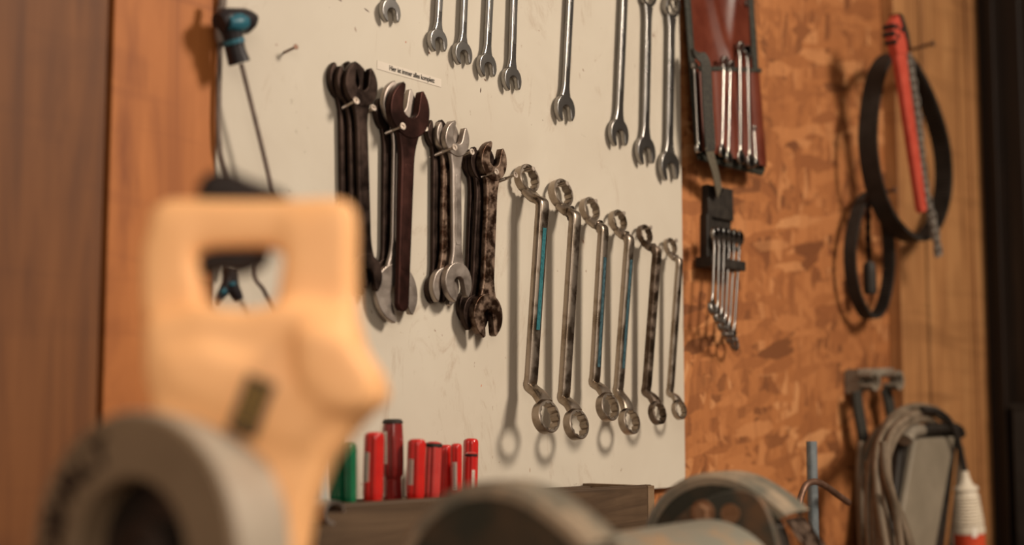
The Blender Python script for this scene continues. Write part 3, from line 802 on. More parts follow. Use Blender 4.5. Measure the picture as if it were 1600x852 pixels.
bm = B(); sweep(bm, [P0.lerp(P1, i/20)+Vector((0, -.014-.004*abs(math.sin(i/20*PI*5)), 0)) for i in range(21)], [(-.003, -.001), (.003, -.001), (.003, .001), (-.003, .001)], ref=Vector((0, 1, 0))); obj('pocket_edging', bm, M['binding'], root, True)
for e0, e1 in ((a, d), (d, c), (b_, c)):
    bm = B(); sweep(bm, [e0.lerp(e1, i/12)+Vector((0, -.004, 0)) for i in range(13)], circ(.0075, 10, .0035)); obj('binding', bm, M['binding'], root, True)
# eyelet
e = W(1167, 5, .014); bm = B(); ringmesh(bm, e, .0055, .003, -.001, .001, .0005, 0, None, 20); obj('eyelet', bm, M['chrome_bright'], root, True)
# nail up at the top that carries the roll
t = thing('nail', 'nail carrying the tool roll above the frame', 'nail', W(1116, -52, -.010), (R(90), 0, 0)); bm = B(); lathe(bm, [(.0015, -.004), (.0015, .024)], None, 10); obj('shank', bm, M['screw'], t)
bm = B(); lathe(bm, [(.0015, .024), (.0032, .0243), (.0032, .0255)], None, 10); obj('head', bm, M['screw'], t)
rw = [  # spanners in the roll: ring centre, foot centre, ring r, jaw r, handle width
    ((1085, 103), (1091, 232), 5.5, 6.5, 5, 'small chrome spanner at the left edge of the tool roll, beside the strap'),
    ((1131, 95), (1128, 236), 7.5, 9, 6, 'chrome spanner in the tool roll just right of the strap'),
    ((1141, 101), (1138, 246), 7, 9, 6.5, 'chrome spanner, second right of the strap in the tool roll'),
    ((1156, 73), (1157, 246), 8.5, 10.5, 7.5, 'tall chrome spanner with the highest ring in the tool roll'),
    ((1168, 81), (1172, 252), 10, 11, 8.5, 'widest chrome spanner with C-shaped end in the tool roll'),
    ((1177, 200), (1181, 254), 4.5, 6, 5, 'short chrome spanner at the right edge of the tool roll')]
for k, (rt, ft, r1, r2, wd, lab) in enumerate(rw):
    p = W(ft[0], ft[1], .030); q = W(rt[0], rt[1], .026)
    hd = ('open', r1*mm, r1*1.1*mm, -50) if k == 4 else ('ring', r1*mm, r1*.55*mm, 20)
    spanner('roll_spanner', lab, 'spanner', q, p, wd*mm, 4.5*mm, M['chrome_bright'], 'spanners in the tool roll', hd, ('open', r2*mm, r2*.8*mm, 14), 6*mm, recess=False)
# strap hanging from the roll
t = thing('webbing_strap', 'folded black webbing strap hanging across the tool roll', 'strap', W(1130, 300, .03))
bm = B()
pth = smooth([W(1080, 84, .020), W(1090, 84, .034), W(1101, 96, .042), W(1104, 120, .044), W(1106, 170, .044), W(1109, 215, .042), W(1110, 236, .040)], 6)
sweep(bm, pth, [(-.013, -.0009), (.013, -.0009), (.013, .0009), (-.013, .0009)], ref=Vector((0, 1, 0)), scales=[(min(1, .4+i*.06), 1) for i in range(len(pth))]); obj('upper_band', bm, M['webbing_dark'], t, True)
bm = B(); pth = smooth([W(1107, 226, .041), W(1112, 248, .036), W(1118, 272, .022), W(1124, 302, .006)], 6)
sweep(bm, pth, [(-.011, -.0008), (.011, -.0008), (.011, .0008), (-.011, .0008)], ref=Vector((0, 1, 0))); obj('lower_band', bm, M['webbing'], t, True, label='olive-brown lower end')

# ---- black plastic holder with a clipped spanner set
a, b_, c, d = W(1101, 290, .02), W(1147, 296, .02), W(1147, 418, .02), W(1101, 414, .02)
root = thing('spanner_holder', 'black plastic holder clipped to the strap, carrying a spanner set', 'tool holder', (c+d)/2)
def quadbox(bm, px, y_in, y_out, b=.0015):
    """px: four photo corners taken at y_out; solid reaching back to y_in"""
    P = [W(x, y, y_out) for x, y in px]
    ext(bm, [(p.x, p.z) for p in P], -y_out, -y_in, b)
bm = B(); quadbox(bm, ((1107, 288), (1146, 296), (1147, 346), (1107, 338)), -.0122, .000); obj('upper_plate', bm, M['black_plastic'], root, True)
bm = B(); quadbox(bm, ((1105, 334), (1113, 335), (1113, 418), (1105, 418)), -.0122, .000); obj('side_rail', bm, M['black_plastic'], root, True)
bm = B(); quadbox(bm, ((1107, 336), (1143, 342), (1143, 420), (1107, 416)), -.0122, -.006); obj('back_plate', bm, M['black_plastic'], root, True)
bm = B(); quadbox(bm, ((1113, 400), (1166, 409), (1166, 424), (1113, 416)), -.008, .022); obj('clip_bar', bm, M['black_plastic'], root, True)
bm = B(); quadbox(bm, ((1113, 378), (1157, 386), (1157, 393), (1113, 386)), -.008, .004); obj('comb_bar', bm, M['black_plastic'], root, True)
bm = B(); ringmesh(bm, W(1126, 298, .004), .0065, .004, -.0015, .0015, .0005, 0, None, 20); obj('hang_ring', bm, M['black_plastic'], root, True)
hs = [((1117, 366), (1113, 482), 14, 'first'), ((1124, 365), (1121, 495), 15, 'second'), ((1132, 366), (1127, 507), 16, 'third'),
      ((1140, 368), (1133, 517), 17, 'fourth'), ((1148, 370), (1139, 526), 18, 'fifth'), ((1156, 372), (1146, 535), 19, 'sixth')]
for k, (tp, bt, rr, nm_) in enumerate(hs):
    off = .040-.0062*k
    p = W(bt[0], bt[1], off); q = W(tp[0], tp[1], off-.006)
    spanner('clipped_spanner', '%s chrome spanner from the left in the black plastic holder' % nm_, 'spanner', q, p, 5.0*mm, 3.6*mm, M['chrome'], 'spanners in the black holder',
            ('open', (9.5+k*.3)*mm, 8.5*mm, 12), ('ring', rr*.74*mm, rr*.48*mm, 12), 5.5*mm, recess=False, turn=8)

# ---- belts, chain wrench and small chain right of the strand board
def belt(name, lab, pts, offs, width, thick, nteeth, mat=M['black_rubber']):
    P = [W(x, y, o_) for (x, y), o_ in zip(pts, offs)]
    base = min(P, key=lambda v: v.z)
    root = thing(name, lab, 'belt', base, (0, 0, 0), 'toothed belts hanging on the timbers')
    pp = smooth(P, 12, True)
    bm = B(); sweep(bm, pp, [(-thick/2, -width/2), (thick/2, -width/2), (thick/2, width/2), (-thick/2, width/2)], True, Vector((0, 1, 0)))
    obj('band', bm, mat, root, True)
    bm = B(); n = len(pp); cx = sum(pp, Vector())/n
    Ls = [0]
    for i in range(n): Ls.append(Ls[-1]+(pp[(i+1) % n]-pp[i]).length)
    tot = Ls[-1]; j = 0
    for k in range(nteeth):
        s_ = tot*k/nteeth
        while Ls[j+1] < s_: j += 1
        f = (s_-Ls[j])/(Ls[j+1]-Ls[j]); p = pp[j].lerp(pp[(j+1) % n], f); tg = (pp[(j+1) % n]-pp[j]).normalized()
        nr = Vector((0, 1, 0)).cross(tg).normalized()
        if nr.dot(cx-p) < 0: nr = -nr
        mt = Matrix((tg, Vector((0, 1, 0)), nr)).transposed().to_4x4(); mt.translation = p+nr*(thick*.9)
        q = tot/nteeth*.27
        box(bm, (0, 0, 0), (q*2, width*.98, thick*1.1), 0, mt)
    obj('teeth', bm, mat, root, True)
    return root
bp = [(1392, 84), (1372, 108), (1360, 160), (1356, 225), (1366, 290), (1386, 340), (1414, 370), (1440, 374), (1462, 345), (1474, 295), (1472, 235), (1458, 180), (1436, 128), (1412, 92)]
belt('toothed_belt', 'large black toothed belt loop hung behind the red tool', bp, [.052]*14, .034, .004, 130)
sp_ = [(1358, 301), (1342, 322), (1330, 370), (1328, 410), (1334, 452), (1347, 485), (1362, 497), (1378, 480), (1388, 435), (1389, 385), (1383, 340), (1371, 308)]
belt('toothed_belt', 'small black toothed belt loop hanging lower left of the large one', sp_, [.020]*12, .022, .0035, 84)
for (x, y), L, lab in (((1381, 90), .095, 'nail carrying the large belt and red tool'), ((1352, 307), .055, 'nail carrying the small belt')):
    p = W(x, y, -.008); t = thing('nail', lab, 'nail', p, (R(84), 0, 0)); bm = B(); lathe(bm, [(.003, -.002), (.003, L)], None, 10); obj('shank', bm, M['rod_brown'], t)
    bm = B(); lathe(bm, [(.003, L), (.006, L+.0005), (.006, L+.002)], None, 12); obj('head', bm, M['rod_brown'], t)
def chain(bm, pts, pitch, w_, th):
    pp = smooth(pts, 14); L = [0]
    for a, b_ in zip(pp, pp[1:]): L.append(L[-1]+(b_-a).length)
    n = int(L[-1]/pitch); j = 0
    for k in range(n):
        s_ = pitch*(k+.5)
        while j < len(L)-2 and L[j+1] < s_: j += 1
        p = pp[j].lerp(pp[j+1], (s_-L[j])/(L[j+1]-L[j])); tg = (pp[j+1]-pp[j]).normalized()
        y = Vector((0, 1, 0)); y = (y-tg*y.dot(tg)).normalized(); x = y.cross(tg)
        M_ = Matrix((x, y, tg)).transposed().to_4x4(); M_.translation = p
        o_ = w_/2 if k % 2 else w_/2-th*1.2
        for sx in (-1, 1):
            h = pitch*.72
            pl = [(h*.45*math.sin(q)*1.0, math.copysign(1, math.cos(q))*h*.35+h*.45*math.cos(q)) for q in [2*PI*i/12 for i in range(12)]]
            # plates lie in the y/tg plane, stacked along x
            ext(bm, pl, -th/2, th/2, 0, M_ @ Matrix.Translation((sx*o_, 0, 0)) @ Matrix.Rotation(R(90), 4, 'Z'))
        lathe(bm, [(pitch*.22, -w_/2-th), (pitch*.22, w_/2+th)], M_ @ Matrix.Translation((0, 0, pitch*.5)) @ Matrix.Rotation(R(90), 4, 'Y'), 8)
root = thing('chain_wrench', 'long red-handled chain wrench with a dangling grey chain', 'wrench', W(1438, 335, .095))
up_, lo_ = W(1403, 76, .104), W(1440, 332, .104)
mt_, L = local_axes(lo_, up_); mt_.translation = lo_
bm = B(); ext(bm, [(.012, .006), (.008, 0), (-.008, 0), (-.012, .006), (-.0135, .06), (-.016, L*.8), (-.020, L), (.020, L), (.016, L*.8), (.0135, .06)], -.006, .006, .002, mt_); obj('handle', bm, M['tool_red'], root, True)
bm = B(); ext(bm, [(-.020, L-.01), (.020, L-.01), (.024, L+.02), (.016, L+.045), (.004, L+.056), (-.004, L+.050), (-.020, L+.045), (-.028, L+.02)], -.008, .008, .002, mt_); obj('head', bm, M['tool_red'], root, True)
bm = B(); ext(bm, [(.006, L+.058), (.016, L+.055), (.030, L+.022), (.028, L-.004), (.020, L+.010), (.012, L+.036)], -.011, .011, .002, mt_); obj('jaw', bm, M['black_plastic'], root, True, label='black toothed jaw')
for i, (x, z) in enumerate(((-.024, .012), (-.026, .026), (-.022, .038), (-.012, .020), (-.010, .036), (.006, .030))):
    bm = B(); lathe(bm, [(.0042, -.010), (.0042, .010)], mt_ @ Matrix.Translation((x, 0, L+z)) @ Matrix.Rotation(R(90), 4, 'X'), 12); obj('pin', bm, M['black_plastic'], root, True)
bm = B(); chain(bm, [W(x, y, .086) for x, y in ((1418, 84), (1426, 130), (1433, 180), (1438, 235), (1444, 290), (1456, 340), (1462, 370), (1467, 402))], .0150, .015, .0032)
obj('chain', bm, M['chain_steel'], root, True)
root = thing('short_chain', 'short dark chain with black cylinder hanging inside the small belt', 'chain', W(1360, 460, .03))
bm = B(); chain(bm, [W(x, y, .032) for x, y in ((1356, 306), (1357, 340), (1356, 370), (1358, 408))], .010, .008, .0016); obj('links', bm, M['dark_steel'], root, True)
bm = B(); a, b_ = W(1358, 408, .032), W(1360, 460, .032); L = (b_-a).length; lathe(bm, [(.005, 0), (.0105, .006), (.0115, .02), (.0115, L-.004), (.009, L)], along(a, b_), 18); obj('cylinder_weight', bm, M['black_plastic'], root, True)

# ---- grey bracket with curled arms
root = thing('wall_bracket', 'dusty grey wall bracket with two curled arms above the cable coil', 'bracket', W(1336, 615, .0))
bm = B(); quadbox(bm, ((1343, 579), (1351, 579), (1351, 614), (1343, 615)), -.0122, .016, .002); obj('plate', bm, M['bracket'], root, True)
bm = B(); quadbox(bm, ((1343, 577), (1398, 575), (1398, 587), (1343, 591)), -.0122, .014, .003); obj('crossbar', bm, M['bracket'], root, True)
for (x, y) in ((1353, 596), (1391, 595)):
    c0 = W(x+4, y, .026); bm = B(); pts = []
    for i in range(22):
        a = R(150)-i*R(300)/21; r_ = .0150-.0001*i
        pts.append(c0+Vector((math.cos(a)*r_*1.1, 0, math.sin(a)*r_)))
    sweep(bm, pts, [(-.003, -.013), (.003, -.013), (.003, .013), (-.003, .013)], ref=Vector((0, 1, 0)))
    obj('curled_arm', bm, M['bracket'], root, True)
for k, pts in enumerate((((1338, 612), (1341, 640), (1346, 668), (1352, 700)), ((1383, 606), (1388, 625), (1392, 650)))):
    t = thing('hanging_strap', ('black strap under the left curl of the grey bracket', 'black strap under the right curl of the grey bracket')[k], 'strap', W(*pts[-1], .05), (0, 0, 0), 'straps under the grey bracket')
    bm = B(); sweep(bm, smooth([W(x, y, .016) for x, y in pts], 6), [(-.014, -.003), (.014, -.003), (.014, .003), (-.014, .003)]); obj('band', bm, M['webbing_dark'], t, True)

# ---- work light with coiled cable
root = thing('work_light', 'grey flat work light with black handle and coiled cable hanging below bracket', 'work light', W(1440, 880, .06))
bm = B(); quadbox(bm, ((1432, 684), (1494, 682), (1455, 905), (1395, 900)), .05, .085, .006); obj('diffuser', bm, M['lamp_glass'], root, True)
bm = B(); quadbox(bm, ((1411, 676), (1500, 672), (1470, 915), (1385, 910)), .018, .075, .006); obj('housing', bm, M['black_plastic'], root, True)
bm = B(); sweep(bm, smooth([W(x, y, .085) for x, y in ((1408, 690), (1414, 678), (1430, 673), (1460, 670), (1490, 669), (1498, 680))], 6), circ(.0095, 12, .014)); obj('top_handle', bm, M['black_plastic'], root, True)
bm = B(); sweep(bm, smooth([W(x, y, .10) for x, y in ((1413, 688), (1422, 676), (1436, 673))], 6), circ(.011, 12, .014)); obj('handle_end', bm, M['bracket'], root, True)
random.seed(11)
def loop(cx, top, wl, wr, bot, off, nm='cable_loop', r=.0062, mat=None):
    pts = [(cx-wl, 870), (cx-wl-2, 790), (cx-wl+3, 720), (cx-wl*.62, top+26), (cx-wl*.2, top+4), (cx+wr*.25, top), (cx+wr*.7, top+14), (cx+wr, top+52)]
    if bot: pts += bot
    bm = B(); tube(bm, [W(x, y, off+.004*math.sin(i*1.7)) for i, (x, y) in enumerate(pts)], r, 10)
    return obj(nm, bm, mat or M['cable'], root, True)
def loop2(pts, off0, off1, r=.0062):
    n = len(pts); bm = B()
    tube(bm, [W(x, y, off0+(off1-off0)*(i/(n-1))**1.5) for i, (x, y) in enumerate(pts)], r, 10)
    obj('cable_loop', bm, M['cable'], root, True)
loop2([(1378, 880), (1372, 790), (1376, 720), (1396, 672), (1424, 650), (1452, 645), (1478, 658), (1486, 676)], .125, .06)
loop2([(1362, 880), (1356, 800), (1362, 720), (1384, 664), (1412, 640), (1442, 636), (1470, 646), (1484, 668)], .10, .05)
loop2([(1352, 880), (1346, 790), (1352, 715), (1370, 676), (1396, 660)], .07, .05)
loop2([(1396, 880), (1384, 800), (1382, 740), (1396, 690), (1420, 662), (1448, 656), (1468, 668)], .14, .07)
loop2([(1412, 880), (1400, 810), (1388, 750), (1388, 700), (1404, 664), (1430, 646), (1458, 648)], .155, .07)
loop2([(1430, 890), (1414, 830), (1396, 780), (1384, 725), (1392, 680), (1414, 656), (1436, 650)], .17, .09)
loop2([(1370, 880), (1366, 800), (1372, 730), (1388, 680), (1408, 656), (1436, 640), (1462, 640)], .115, .05)
loop2([(1388, 880), (1378, 820), (1370, 760), (1372, 700), (1392, 660), (1418, 644)], .15, .08)
for pts, off in ((((1385, 700), (1388, 760), (1410, 810), (1430, 870)), .13), (((1380, 690), (1384, 740), (1398, 790), (1410, 880)), .16),
                 (((1376, 740), (1372, 800), (1382, 880)), .12), (((1345, 690), (1342, 760), (1348, 880)), .06), (((1356, 720), (1360, 790), (1355, 880)), .08),
                 (((1501, 700), (1497, 760), (1490, 820), (1484, 880)), .05)):
    bm = B(); tube(bm, [W(x, y, off) for x, y in pts], .0062, 10); obj('cable_strand', bm, M['cable'], root, True)

bm = B(); tube(bm, [W(x, y, .10) for x, y in ((1440, 640), (1462, 642), (1482, 656), (1494, 680), (1502, 712))], .0055, 10); obj('black_cable', bm, M['black_rubber'], root, True, label='black cable end running to the plug')

# ---- white and red industrial plug
pa, pb = W(1507, 736, .10), W(1519, 900, .10)
root = thing('industrial_plug', 'cream ribbed industrial plug with red collar hanging on a cable', 'plug', pb)
bm = B(); tube(bm, [W(x, y, .10) for x, y in ((1502, 712), (1505, 725), (1509, 748))], .0055, 10); obj('plug_cable', bm, M['black_rubber'], root, True, label='black cable end running to the plug')
mt_ = along(pa, pb); px_m = (pa-CAM).dot(FW)/F
pr = [(.006, 0), (.0085, 12*px_m), (.013, 22*px_m), (.0205, 25*px_m), (.0215, 29*px_m), (.018, 31*px_m), (.0195, 36*px_m)]
for i in range(9): z = (40+i*5)*px_m; pr += [(.0225+.0006*i, z), (.0205+.0006*i, z+2.2*px_m)]
pr += [(.0262, 86*px_m), (.0275, 90*px_m), (.0275, 96*px_m)]
bm = B(); lathe(bm, pr, mt_, 32); obj('ribbed_body', bm, M['plug_white'], root, True, sharp=1.0)
bm = B(); lathe(bm, [(.0255, 95*px_m), (.0265, 97*px_m), (.0265, 158*px_m), (.024, 162*px_m)], mt_, 32); obj('collar', bm, M['plug_red'], root, True, label='red collar')
q = W(1522, 833, .127); bm = B(); box(bm, (q.x, q.y-.001, q.z), (.018, .002, .016), .0004); obj('white_tab', bm, M['label_white'], root, True, label='small white square')

# ---- pipe and bent rod by the wall
pp_ = W(1268, 690, .16)
root = tag(centre(obj('pipe', (lambda bm: (lathe(bm, [(.0075, .88), (.0075, pp_.z), (.0055, pp_.z), (.0055, pp_.z-.01)], Matrix.Translation((pp_.x, pp_.y, 0)), 20), bm)[1])(B()), M['pipe'])), 'thin blue-grey pipe standing upright behind the grinder guard', 'pipe')
bm = B(); tube(bm, [W(x, y, .19) for x, y in ((1246, 800), (1252, 775), (1260, 758), (1274, 753), (1290, 760), (1308, 773), (1326, 786))], .0045, 10)
tag(centre(obj('bent_rod', bm, M['rod_brown'])), 'brown bent iron rod curving in front of the upright pipe', 'rod')

# ------------------------------------------------------------------ bench grinder
GL = A(765, 653, 1.02); GRt = A(1114, 653, 1.37)
gang = math.atan2(GRt.y-GL.y, GRt.x-GL.x); gz = 1.068; gy = 0.0
glen = (Vector((GRt.x, GRt.y))-Vector((GL.x, GL.y))).length
groot = root = thing('bench_grinder', 'old teal-grey bench grinder with two wheel guards and rust', 'grinder', (GL.x, GL.y, .88), (0, 0, gang))
XF[root.name] = Matrix.Translation((0, 0, .88))       # the parts below are laid out along the grinder's own shaft axis
def guard(x0, x1, ro, sg_, y, z, lip_ang, tail_ang, rimw=.004):
    """wheel guard: a drum round x, open towards the user (-y), with a turned-out lip"""
    a0, a1 = R(lip_ang), R(tail_ang)          # angle measured from -y axis up over the top
    N = 40; bm = B()
    def P(x, a, r): return Vector((x, y-r*math.cos(a), z+r*math.sin(a)))
    prof = [(x0, ro-.012), (x0, ro-.005), (x0+.005, ro), (x1-.005, ro), (x1, ro-.005), (x1, ro-.012), (x1-.003, ro-.012), (x1-.005, ro-.006), (x0+.005, ro-.006), (x0+.003, ro-.012)]
    rg = []
    for i in range(N+1):
        a = a0+(a1-a0)*i/N
        k = 1+ .10*max(0, 1-i/6)**2           # the lip flares out
        rg.append([bm.verts.new(P(x, a, r*k)) for x, r in prof])
    n = len(prof)
    for c, d in zip(rg, rg[1:]):
        for j in range(n): bm.faces.new((c[j], c[(j+1) % n], d[(j+1) % n], d[j]))
    bm.faces.new(rg[0]); bm.faces.new(rg[-1])
    return bm
def side_plate(x0, x1, ro, y, z, a0, a1, ri=0.0):
    bm = B(); pts = []
    N = 40
    for i in range(N+1):
        a = R(a0)+(R(a1)-R(a0))*i/N; pts.append((-ro*math.cos(a), ro*math.sin(a)))
    pts.append((0.02, -.02))
    Mx = Matrix.Translation((0, y, z)) @ Matrix(((0, 1, 0, 0), (1, 0, 0, 0), (0, 0, 1, 0), (0, 0, 0, 1)))
    ext(bm, pts, x0, x1, .001, Mx)
    return bm
def xcyl(bm, x0, x1, r, y, z, n=32, r1=None, b=.0):
    Mx = Matrix.Translation((x0, y, z)) @ Matrix.Rotation(R(90), 4, 'Y'); L = x1-x0; r1 = r1 or r
    lathe(bm, [(r-b, 0), (r, b), (r1, L-b), (r1-b, L)] if b else [(r, 0), (r1, L)], Mx, n)
xL, xR = 0.0, glen
for x0, ro, gw in ((xL, .087, .046), (xR, .080, .058)):
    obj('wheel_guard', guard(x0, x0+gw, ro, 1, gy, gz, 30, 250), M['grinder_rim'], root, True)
    obj('guard_side', side_plate(x0+.001, x0+.004, ro-.005, gy, gz, 31, 250), M['grinder'], root, True)
    bm = B(); xcyl(bm, x0+.012, x0+.036, ro*.80, gy, gz, 40); obj('grinding_wheel', bm, M['grind_stone'], root, True)
    # spark deflector under the lip
    bm = B(); la = R(27); c0 = Vector((x0+.026, gy-ro*math.cos(la)*1.0, gz+ro*math.sin(la)*.98))
    Mx = Matrix.Translation(c0) @ Matrix.Rotation(R(-38), 4, 'X')
    box(bm, (0, 0, -.030), (.050, .003, .066), .001, Mx); obj('spark_deflector', bm, M['rust_steel'], root, True)
# tongue plate with the bolt on the right guard's near side
Mx = Matrix.Translation((0, gy, gz)) @ Matrix(((0, 1, 0, 0), (1, 0, 0, 0), (0, 0, 1, 0), (0, 0, 0, 1)))
bm = B(); pts = smooth([Vector((-u_*mm, v_*mm, 0)) for u_, v_ in ((-66, -14), (-48, 22), (-20, 47), (8, 60), (30, 64), (46, 60), (57, 46), (66, 18), (72, -22))], 5)
pts = [(p.x, p.y) for p in pts]
ext(bm, pts, xR-.012, xR-.001, .002, Mx); obj('rest_bracket', bm, M['grinder_plate'], root, True)
for (yy, zz, r_) in ((.006, .042, .0090), (-.022, .042, .0070)):
    bm = B(); lathe(bm, [(r_*1.35, 0), (r_*1.35, .003), (r_, .003)], Matrix.Translation((xR-.012, gy+yy, gz+zz)) @ Matrix.Rotation(R(-90), 4, 'Y'), 20)
    if yy > 0: lathe(bm, [(r_, .002), (r_, .009), (r_*.8, .010)], Matrix.Translation((xR-.012, gy+yy, gz+zz)) @ Matrix.Rotation(R(-90), 4, 'Y'), 6)
    obj('bolt', bm, M['bolt'], root, True, sharp=.4, label='rusty brown bolt')
bm = B(); xcyl(bm, xL+.075, xR-.014, .076, gy-.010, gz-.038, 48, None, .022); obj('motor_housing', bm, M['grinder_motor'], root, True)
bm = B(); xcyl(bm, xL+.010, xR+.062, .010, gy, gz, 20); obj('shaft', bm, M['grey_steel'], root, True)
bm = B(); box(bm, ((xL+xR)/2+.02, gy, .96), (.16, .10, .12), .006); obj('pedestal', bm, M['grinder'], root, True)
bm = B(); box(bm, ((xL+xR)/2+.02, gy, .890), (.24, .19, .020), .005); obj('base_plate', bm, M['grinder'], root, True)

# ------------------------------------------------------------------ mitre saw, near the camera, out of focus
ZS = .86
O0 = A(400, 600, ZS)
k_ = ZS/F
fr = _f.copy()                                        # depth direction of the saw
SM = Matrix((RT, fr, Vector((0, 0, 1)))).transposed().to_4x4(); SM.translation = O0
def L2(px, py): return ((px-400)*k_, (600-py)*k_)
root = thing('mitre_saw', 'big orange-yellow mitre saw with grey blade guard, out of focus in front', 'saw', (O0.x, O0.y, .88))
XF[root.name] = Matrix.Translation((O0.x, O0.y, .88))
def rounded(name, pieces, mat, label=None, vox=.0032, sm=8):
    bm = B()
    for pts, y0, y1 in pieces:
        ext(bm, [L2(*p) for p in pts], y0, y1, .004, SM)
    o = obj(name, bm, mat, root, True, sharp=3.1, label=label, wn=False)
    r = o.modifiers.new('remesh', 'REMESH'); r.mode = 'VOXEL'; r.voxel_size = vox; r.use_smooth_shade = True
    s = o.modifiers.new('smooth', 'SMOOTH'); s.iterations = sm; s.factor = .6
    return o
# D-shaped handle with the body
rounded('body_housing', [
    ([(238, 322), (262, 310), (330, 312), (440, 312), (520, 308), (552, 316), (556, 372), (520, 392), (440, 388), (330, 392), (290, 398), (232, 380)], -.016, .016),
    ([(238, 322), (312, 340), (308, 400), (318, 440), (330, 500), (300, 560), (242, 560), (226, 490), (222, 400)], -.017, .017),
    ([(442, 345), (552, 320), (556, 460), (556, 560), (430, 560), (434, 480), (444, 400)], -.019, .019),
    ([(236, 505), (320, 482), (400, 488), (450, 478), (556, 490), (566, 540), (596, 590), (594, 632), (560, 668), (520, 720), (492, 790), (475, 900), (400, 900), (392, 800), (372, 740), (330, 700), (262, 660), (244, 600)], -.032, .032),
    ([(470, 520), (520, 512), (560, 535), (600, 590), (596, 628), (566, 650), (520, 640), (480, 600)], -.044, .040),
    ([(262, 560), (330, 540), (440, 575), (520, 640), (500, 700), (440, 690), (350, 640), (270, 610)], -.037, .034),
    ], M['saw_yellow'], sm=14)
bm = B(); lathe(bm, [(.006, -.056), (.0125, -.050), (.0135, .03), (.010, .034)], SM @ Matrix.Translation((L2(566, 612)[0], 0, L2(566, 612)[1])) @ Matrix.Rotation(R(90), 4, 'X'), 24)
obj('motor_cap', bm, M['saw_yellow'], root, True)
rounded('lock_lever', [([(304, 290), (318, 268), (352, 262), (392, 280), (440, 296), (452, 312), (400, 326), (330, 322), (304, 312)], -.012, .012)], M['saw_black'], vox=.0025, sm=5)
rounded('trigger', [([(304, 392), (330, 386), (420, 392), (412, 416), (372, 432), (340, 424), (322, 436), (304, 428)], -.010, .010)], M['saw_black'], vox=.0022, sm=4)
# badge
bx, bz = L2(411, 636)
MB = SM @ Matrix.Translation((bx, -.0325, bz)) @ Matrix.Rotation(R(-28+8), 4, 'Y').inverted()
MB = SM @ Matrix.Translation((bx, -.0375, bz)) @ Matrix.Rotation(R(20), 4, 'Y')
bm = B(); box(bm, (0, 0, 0), (.0170, .005, .034), .0012, MB); bd = obj('badge', bm, M['saw_black'], root, True, label='black badge with yellow lettering')
XF[bd.name] = XF[root.name]
text_mesh('DEWALT', .0066, M['badge_yellow'], bd, MB @ Matrix.Translation((0, -.0029, 0)) @ Matrix.Rotation(R(90), 4, 'Y') @ Matrix.Rotation(R(90), 4, 'X'), 'lettering', .0003, bold=.00015)
# blade guard, drum turned a little away from the picture plane
gx, gz_ = L2(240, 858)
GM = SM @ Matrix.Translation((gx, -.030, gz_)) @ Matrix.Rotation(R(-32), 4, 'Z')
RO = 212*k_
def arcsec(bm, r0, r1, y0, y1, a0, a1, n=48, b=.002):
    pr = [(r0, y0+b), (r0+b, y0), (r1-b, y0), (r1, y0+b), (r1, y1-b), (r1-b, y1), (r0+b, y1), (r0, y1-b)]
    rg = []
    for i in range(n+1):
        a = R(a0+(a1-a0)*i/n)
        rg.append([bm.verts.new(GM @ Vector((r*math.cos(a), y, r*math.sin(a)))) for r, y in pr])
    k = len(pr)
    for c, d in zip(rg, rg[1:]):
        for j in range(k): bm.faces.new((c[j], c[(j+1) % k], d[(j+1) % k], d[j]))
    bm.faces.new(rg[0]); bm.faces.new(rg[-1])
bm = B(); arcsec(bm, RO*.54, RO, -.006, .030, -20, 200); gd = obj('upper_guard', bm, M['saw_grey'], root, True); XF[gd.name] = XF[root.name]
bm = B(); arcsec(bm, RO*.965, RO*1.02, -.003, .040, -24, 200); obj('guard_rim', bm, M['saw_light'], root, True)
bm = B(); lathe(bm, [(.006, -.002), (RO*.90, -.001), (RO*.90, .001), (.006, .002)], GM @ Matrix.Translation((0, .018, 0)) @ Matrix.Rotation(R(90), 4, 'X'), 60); obj('blade', bm, M['blade'], root, True)
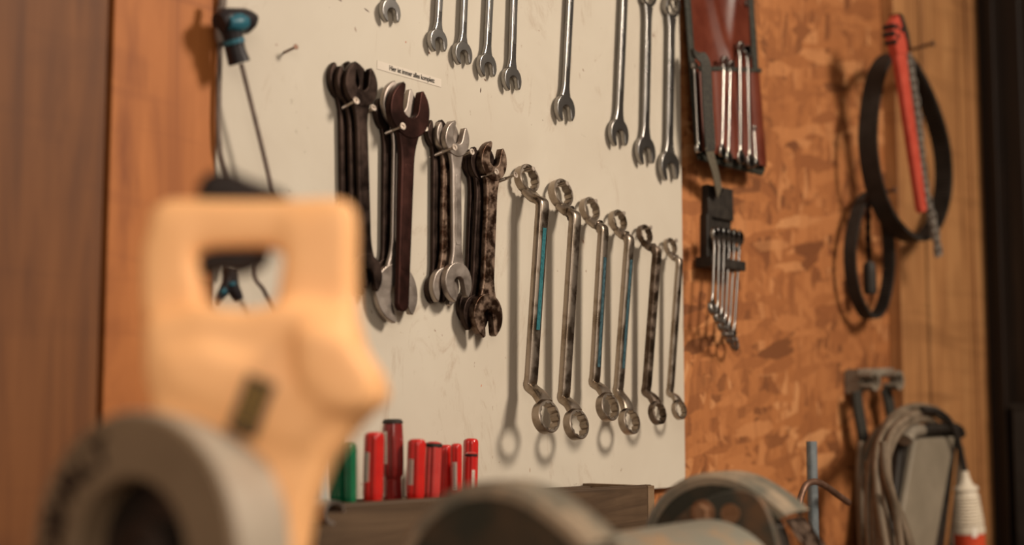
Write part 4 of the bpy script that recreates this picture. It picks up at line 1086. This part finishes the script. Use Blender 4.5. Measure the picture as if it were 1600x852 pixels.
bm = B(); lathe(bm, [(.020, -.002), (.020, .006), (.008, .008), (.005, .014)], GM @ Matrix.Translation((0, .010, 0)) @ Matrix.Rotation(R(90), 4, 'X'), 28); obj('arbor_hub', bm, M['blade'], root, True)
bm = B()
# lower link arm beside the guard
for pts, y0, y1 in (([(340, 740), (362, 722), (384, 742), (402, 800), (408, 900), (372, 900), (368, 820), (356, 772)], -.058, -.030),):
    ext(bm, [L2(*p) for p in pts], y0, y1, .002, SM)
obj('link_arm', bm, M['saw_light'], root, True)
# lettering along the guard's arc
word = 'DEWALT'
letters = B()
for i, ch in enumerate(word):
    a = 178-i*13
    ra = RO*.77
    mw = GM @ Matrix.Translation((ra*math.cos(R(a)), -.0070, ra*math.sin(R(a)))) @ Matrix.Rotation(R(90-a), 4, 'Y') @ Matrix.Rotation(R(90), 4, 'X')
    o = text_mesh(ch, .024, M['saw_black'], None, mw, 'tmp', .0006, bold=.0007)
    me = o.data; letters.from_mesh(me); bpy.data.objects.remove(o)
lo = obj('lettering', letters, M['saw_black'], gd, False)
lo.data.transform(XF[root.name].inverted())
# arm, turntable and base below the frame
def sawlocal(bm): return bm
ax, az = L2(440, 880)
bm = B(); p = SM @ Vector((ax, 0, az)); q = Vector((p.x+.03, p.y+.10, .97))
sweep(bm, [p, p.lerp(q, .5)+Vector((0, 0, -.01)), q], circ(.022, 16, .030)); obj('pivot_arm', bm, M['saw_grey'], root, True)
cx_, cy_ = O0.x-.02, O0.y-.02
bm = B(); lathe(bm, [(.13, .905), (.135, .91), (.135, .925), (.13, .93)], Matrix.Translation((cx_, cy_, 0)), 48); obj('turntable', bm, M['saw_grey'], root, True)
bm = B(); box(bm, (cx_+.02, cy_+.03, .8925), (.36, .24, .025), .006); obj('base', bm, M['saw_grey'], root, True)
bm = B(); box(bm, (q.x, q.y, .955), (.07, .05, .09), .006); obj('pivot_post', bm, M['saw_grey'], root, True)
for ob in list(bpy.data.objects):
    if ob.name.startswith('tmp'): bpy.data.objects.remove(ob)
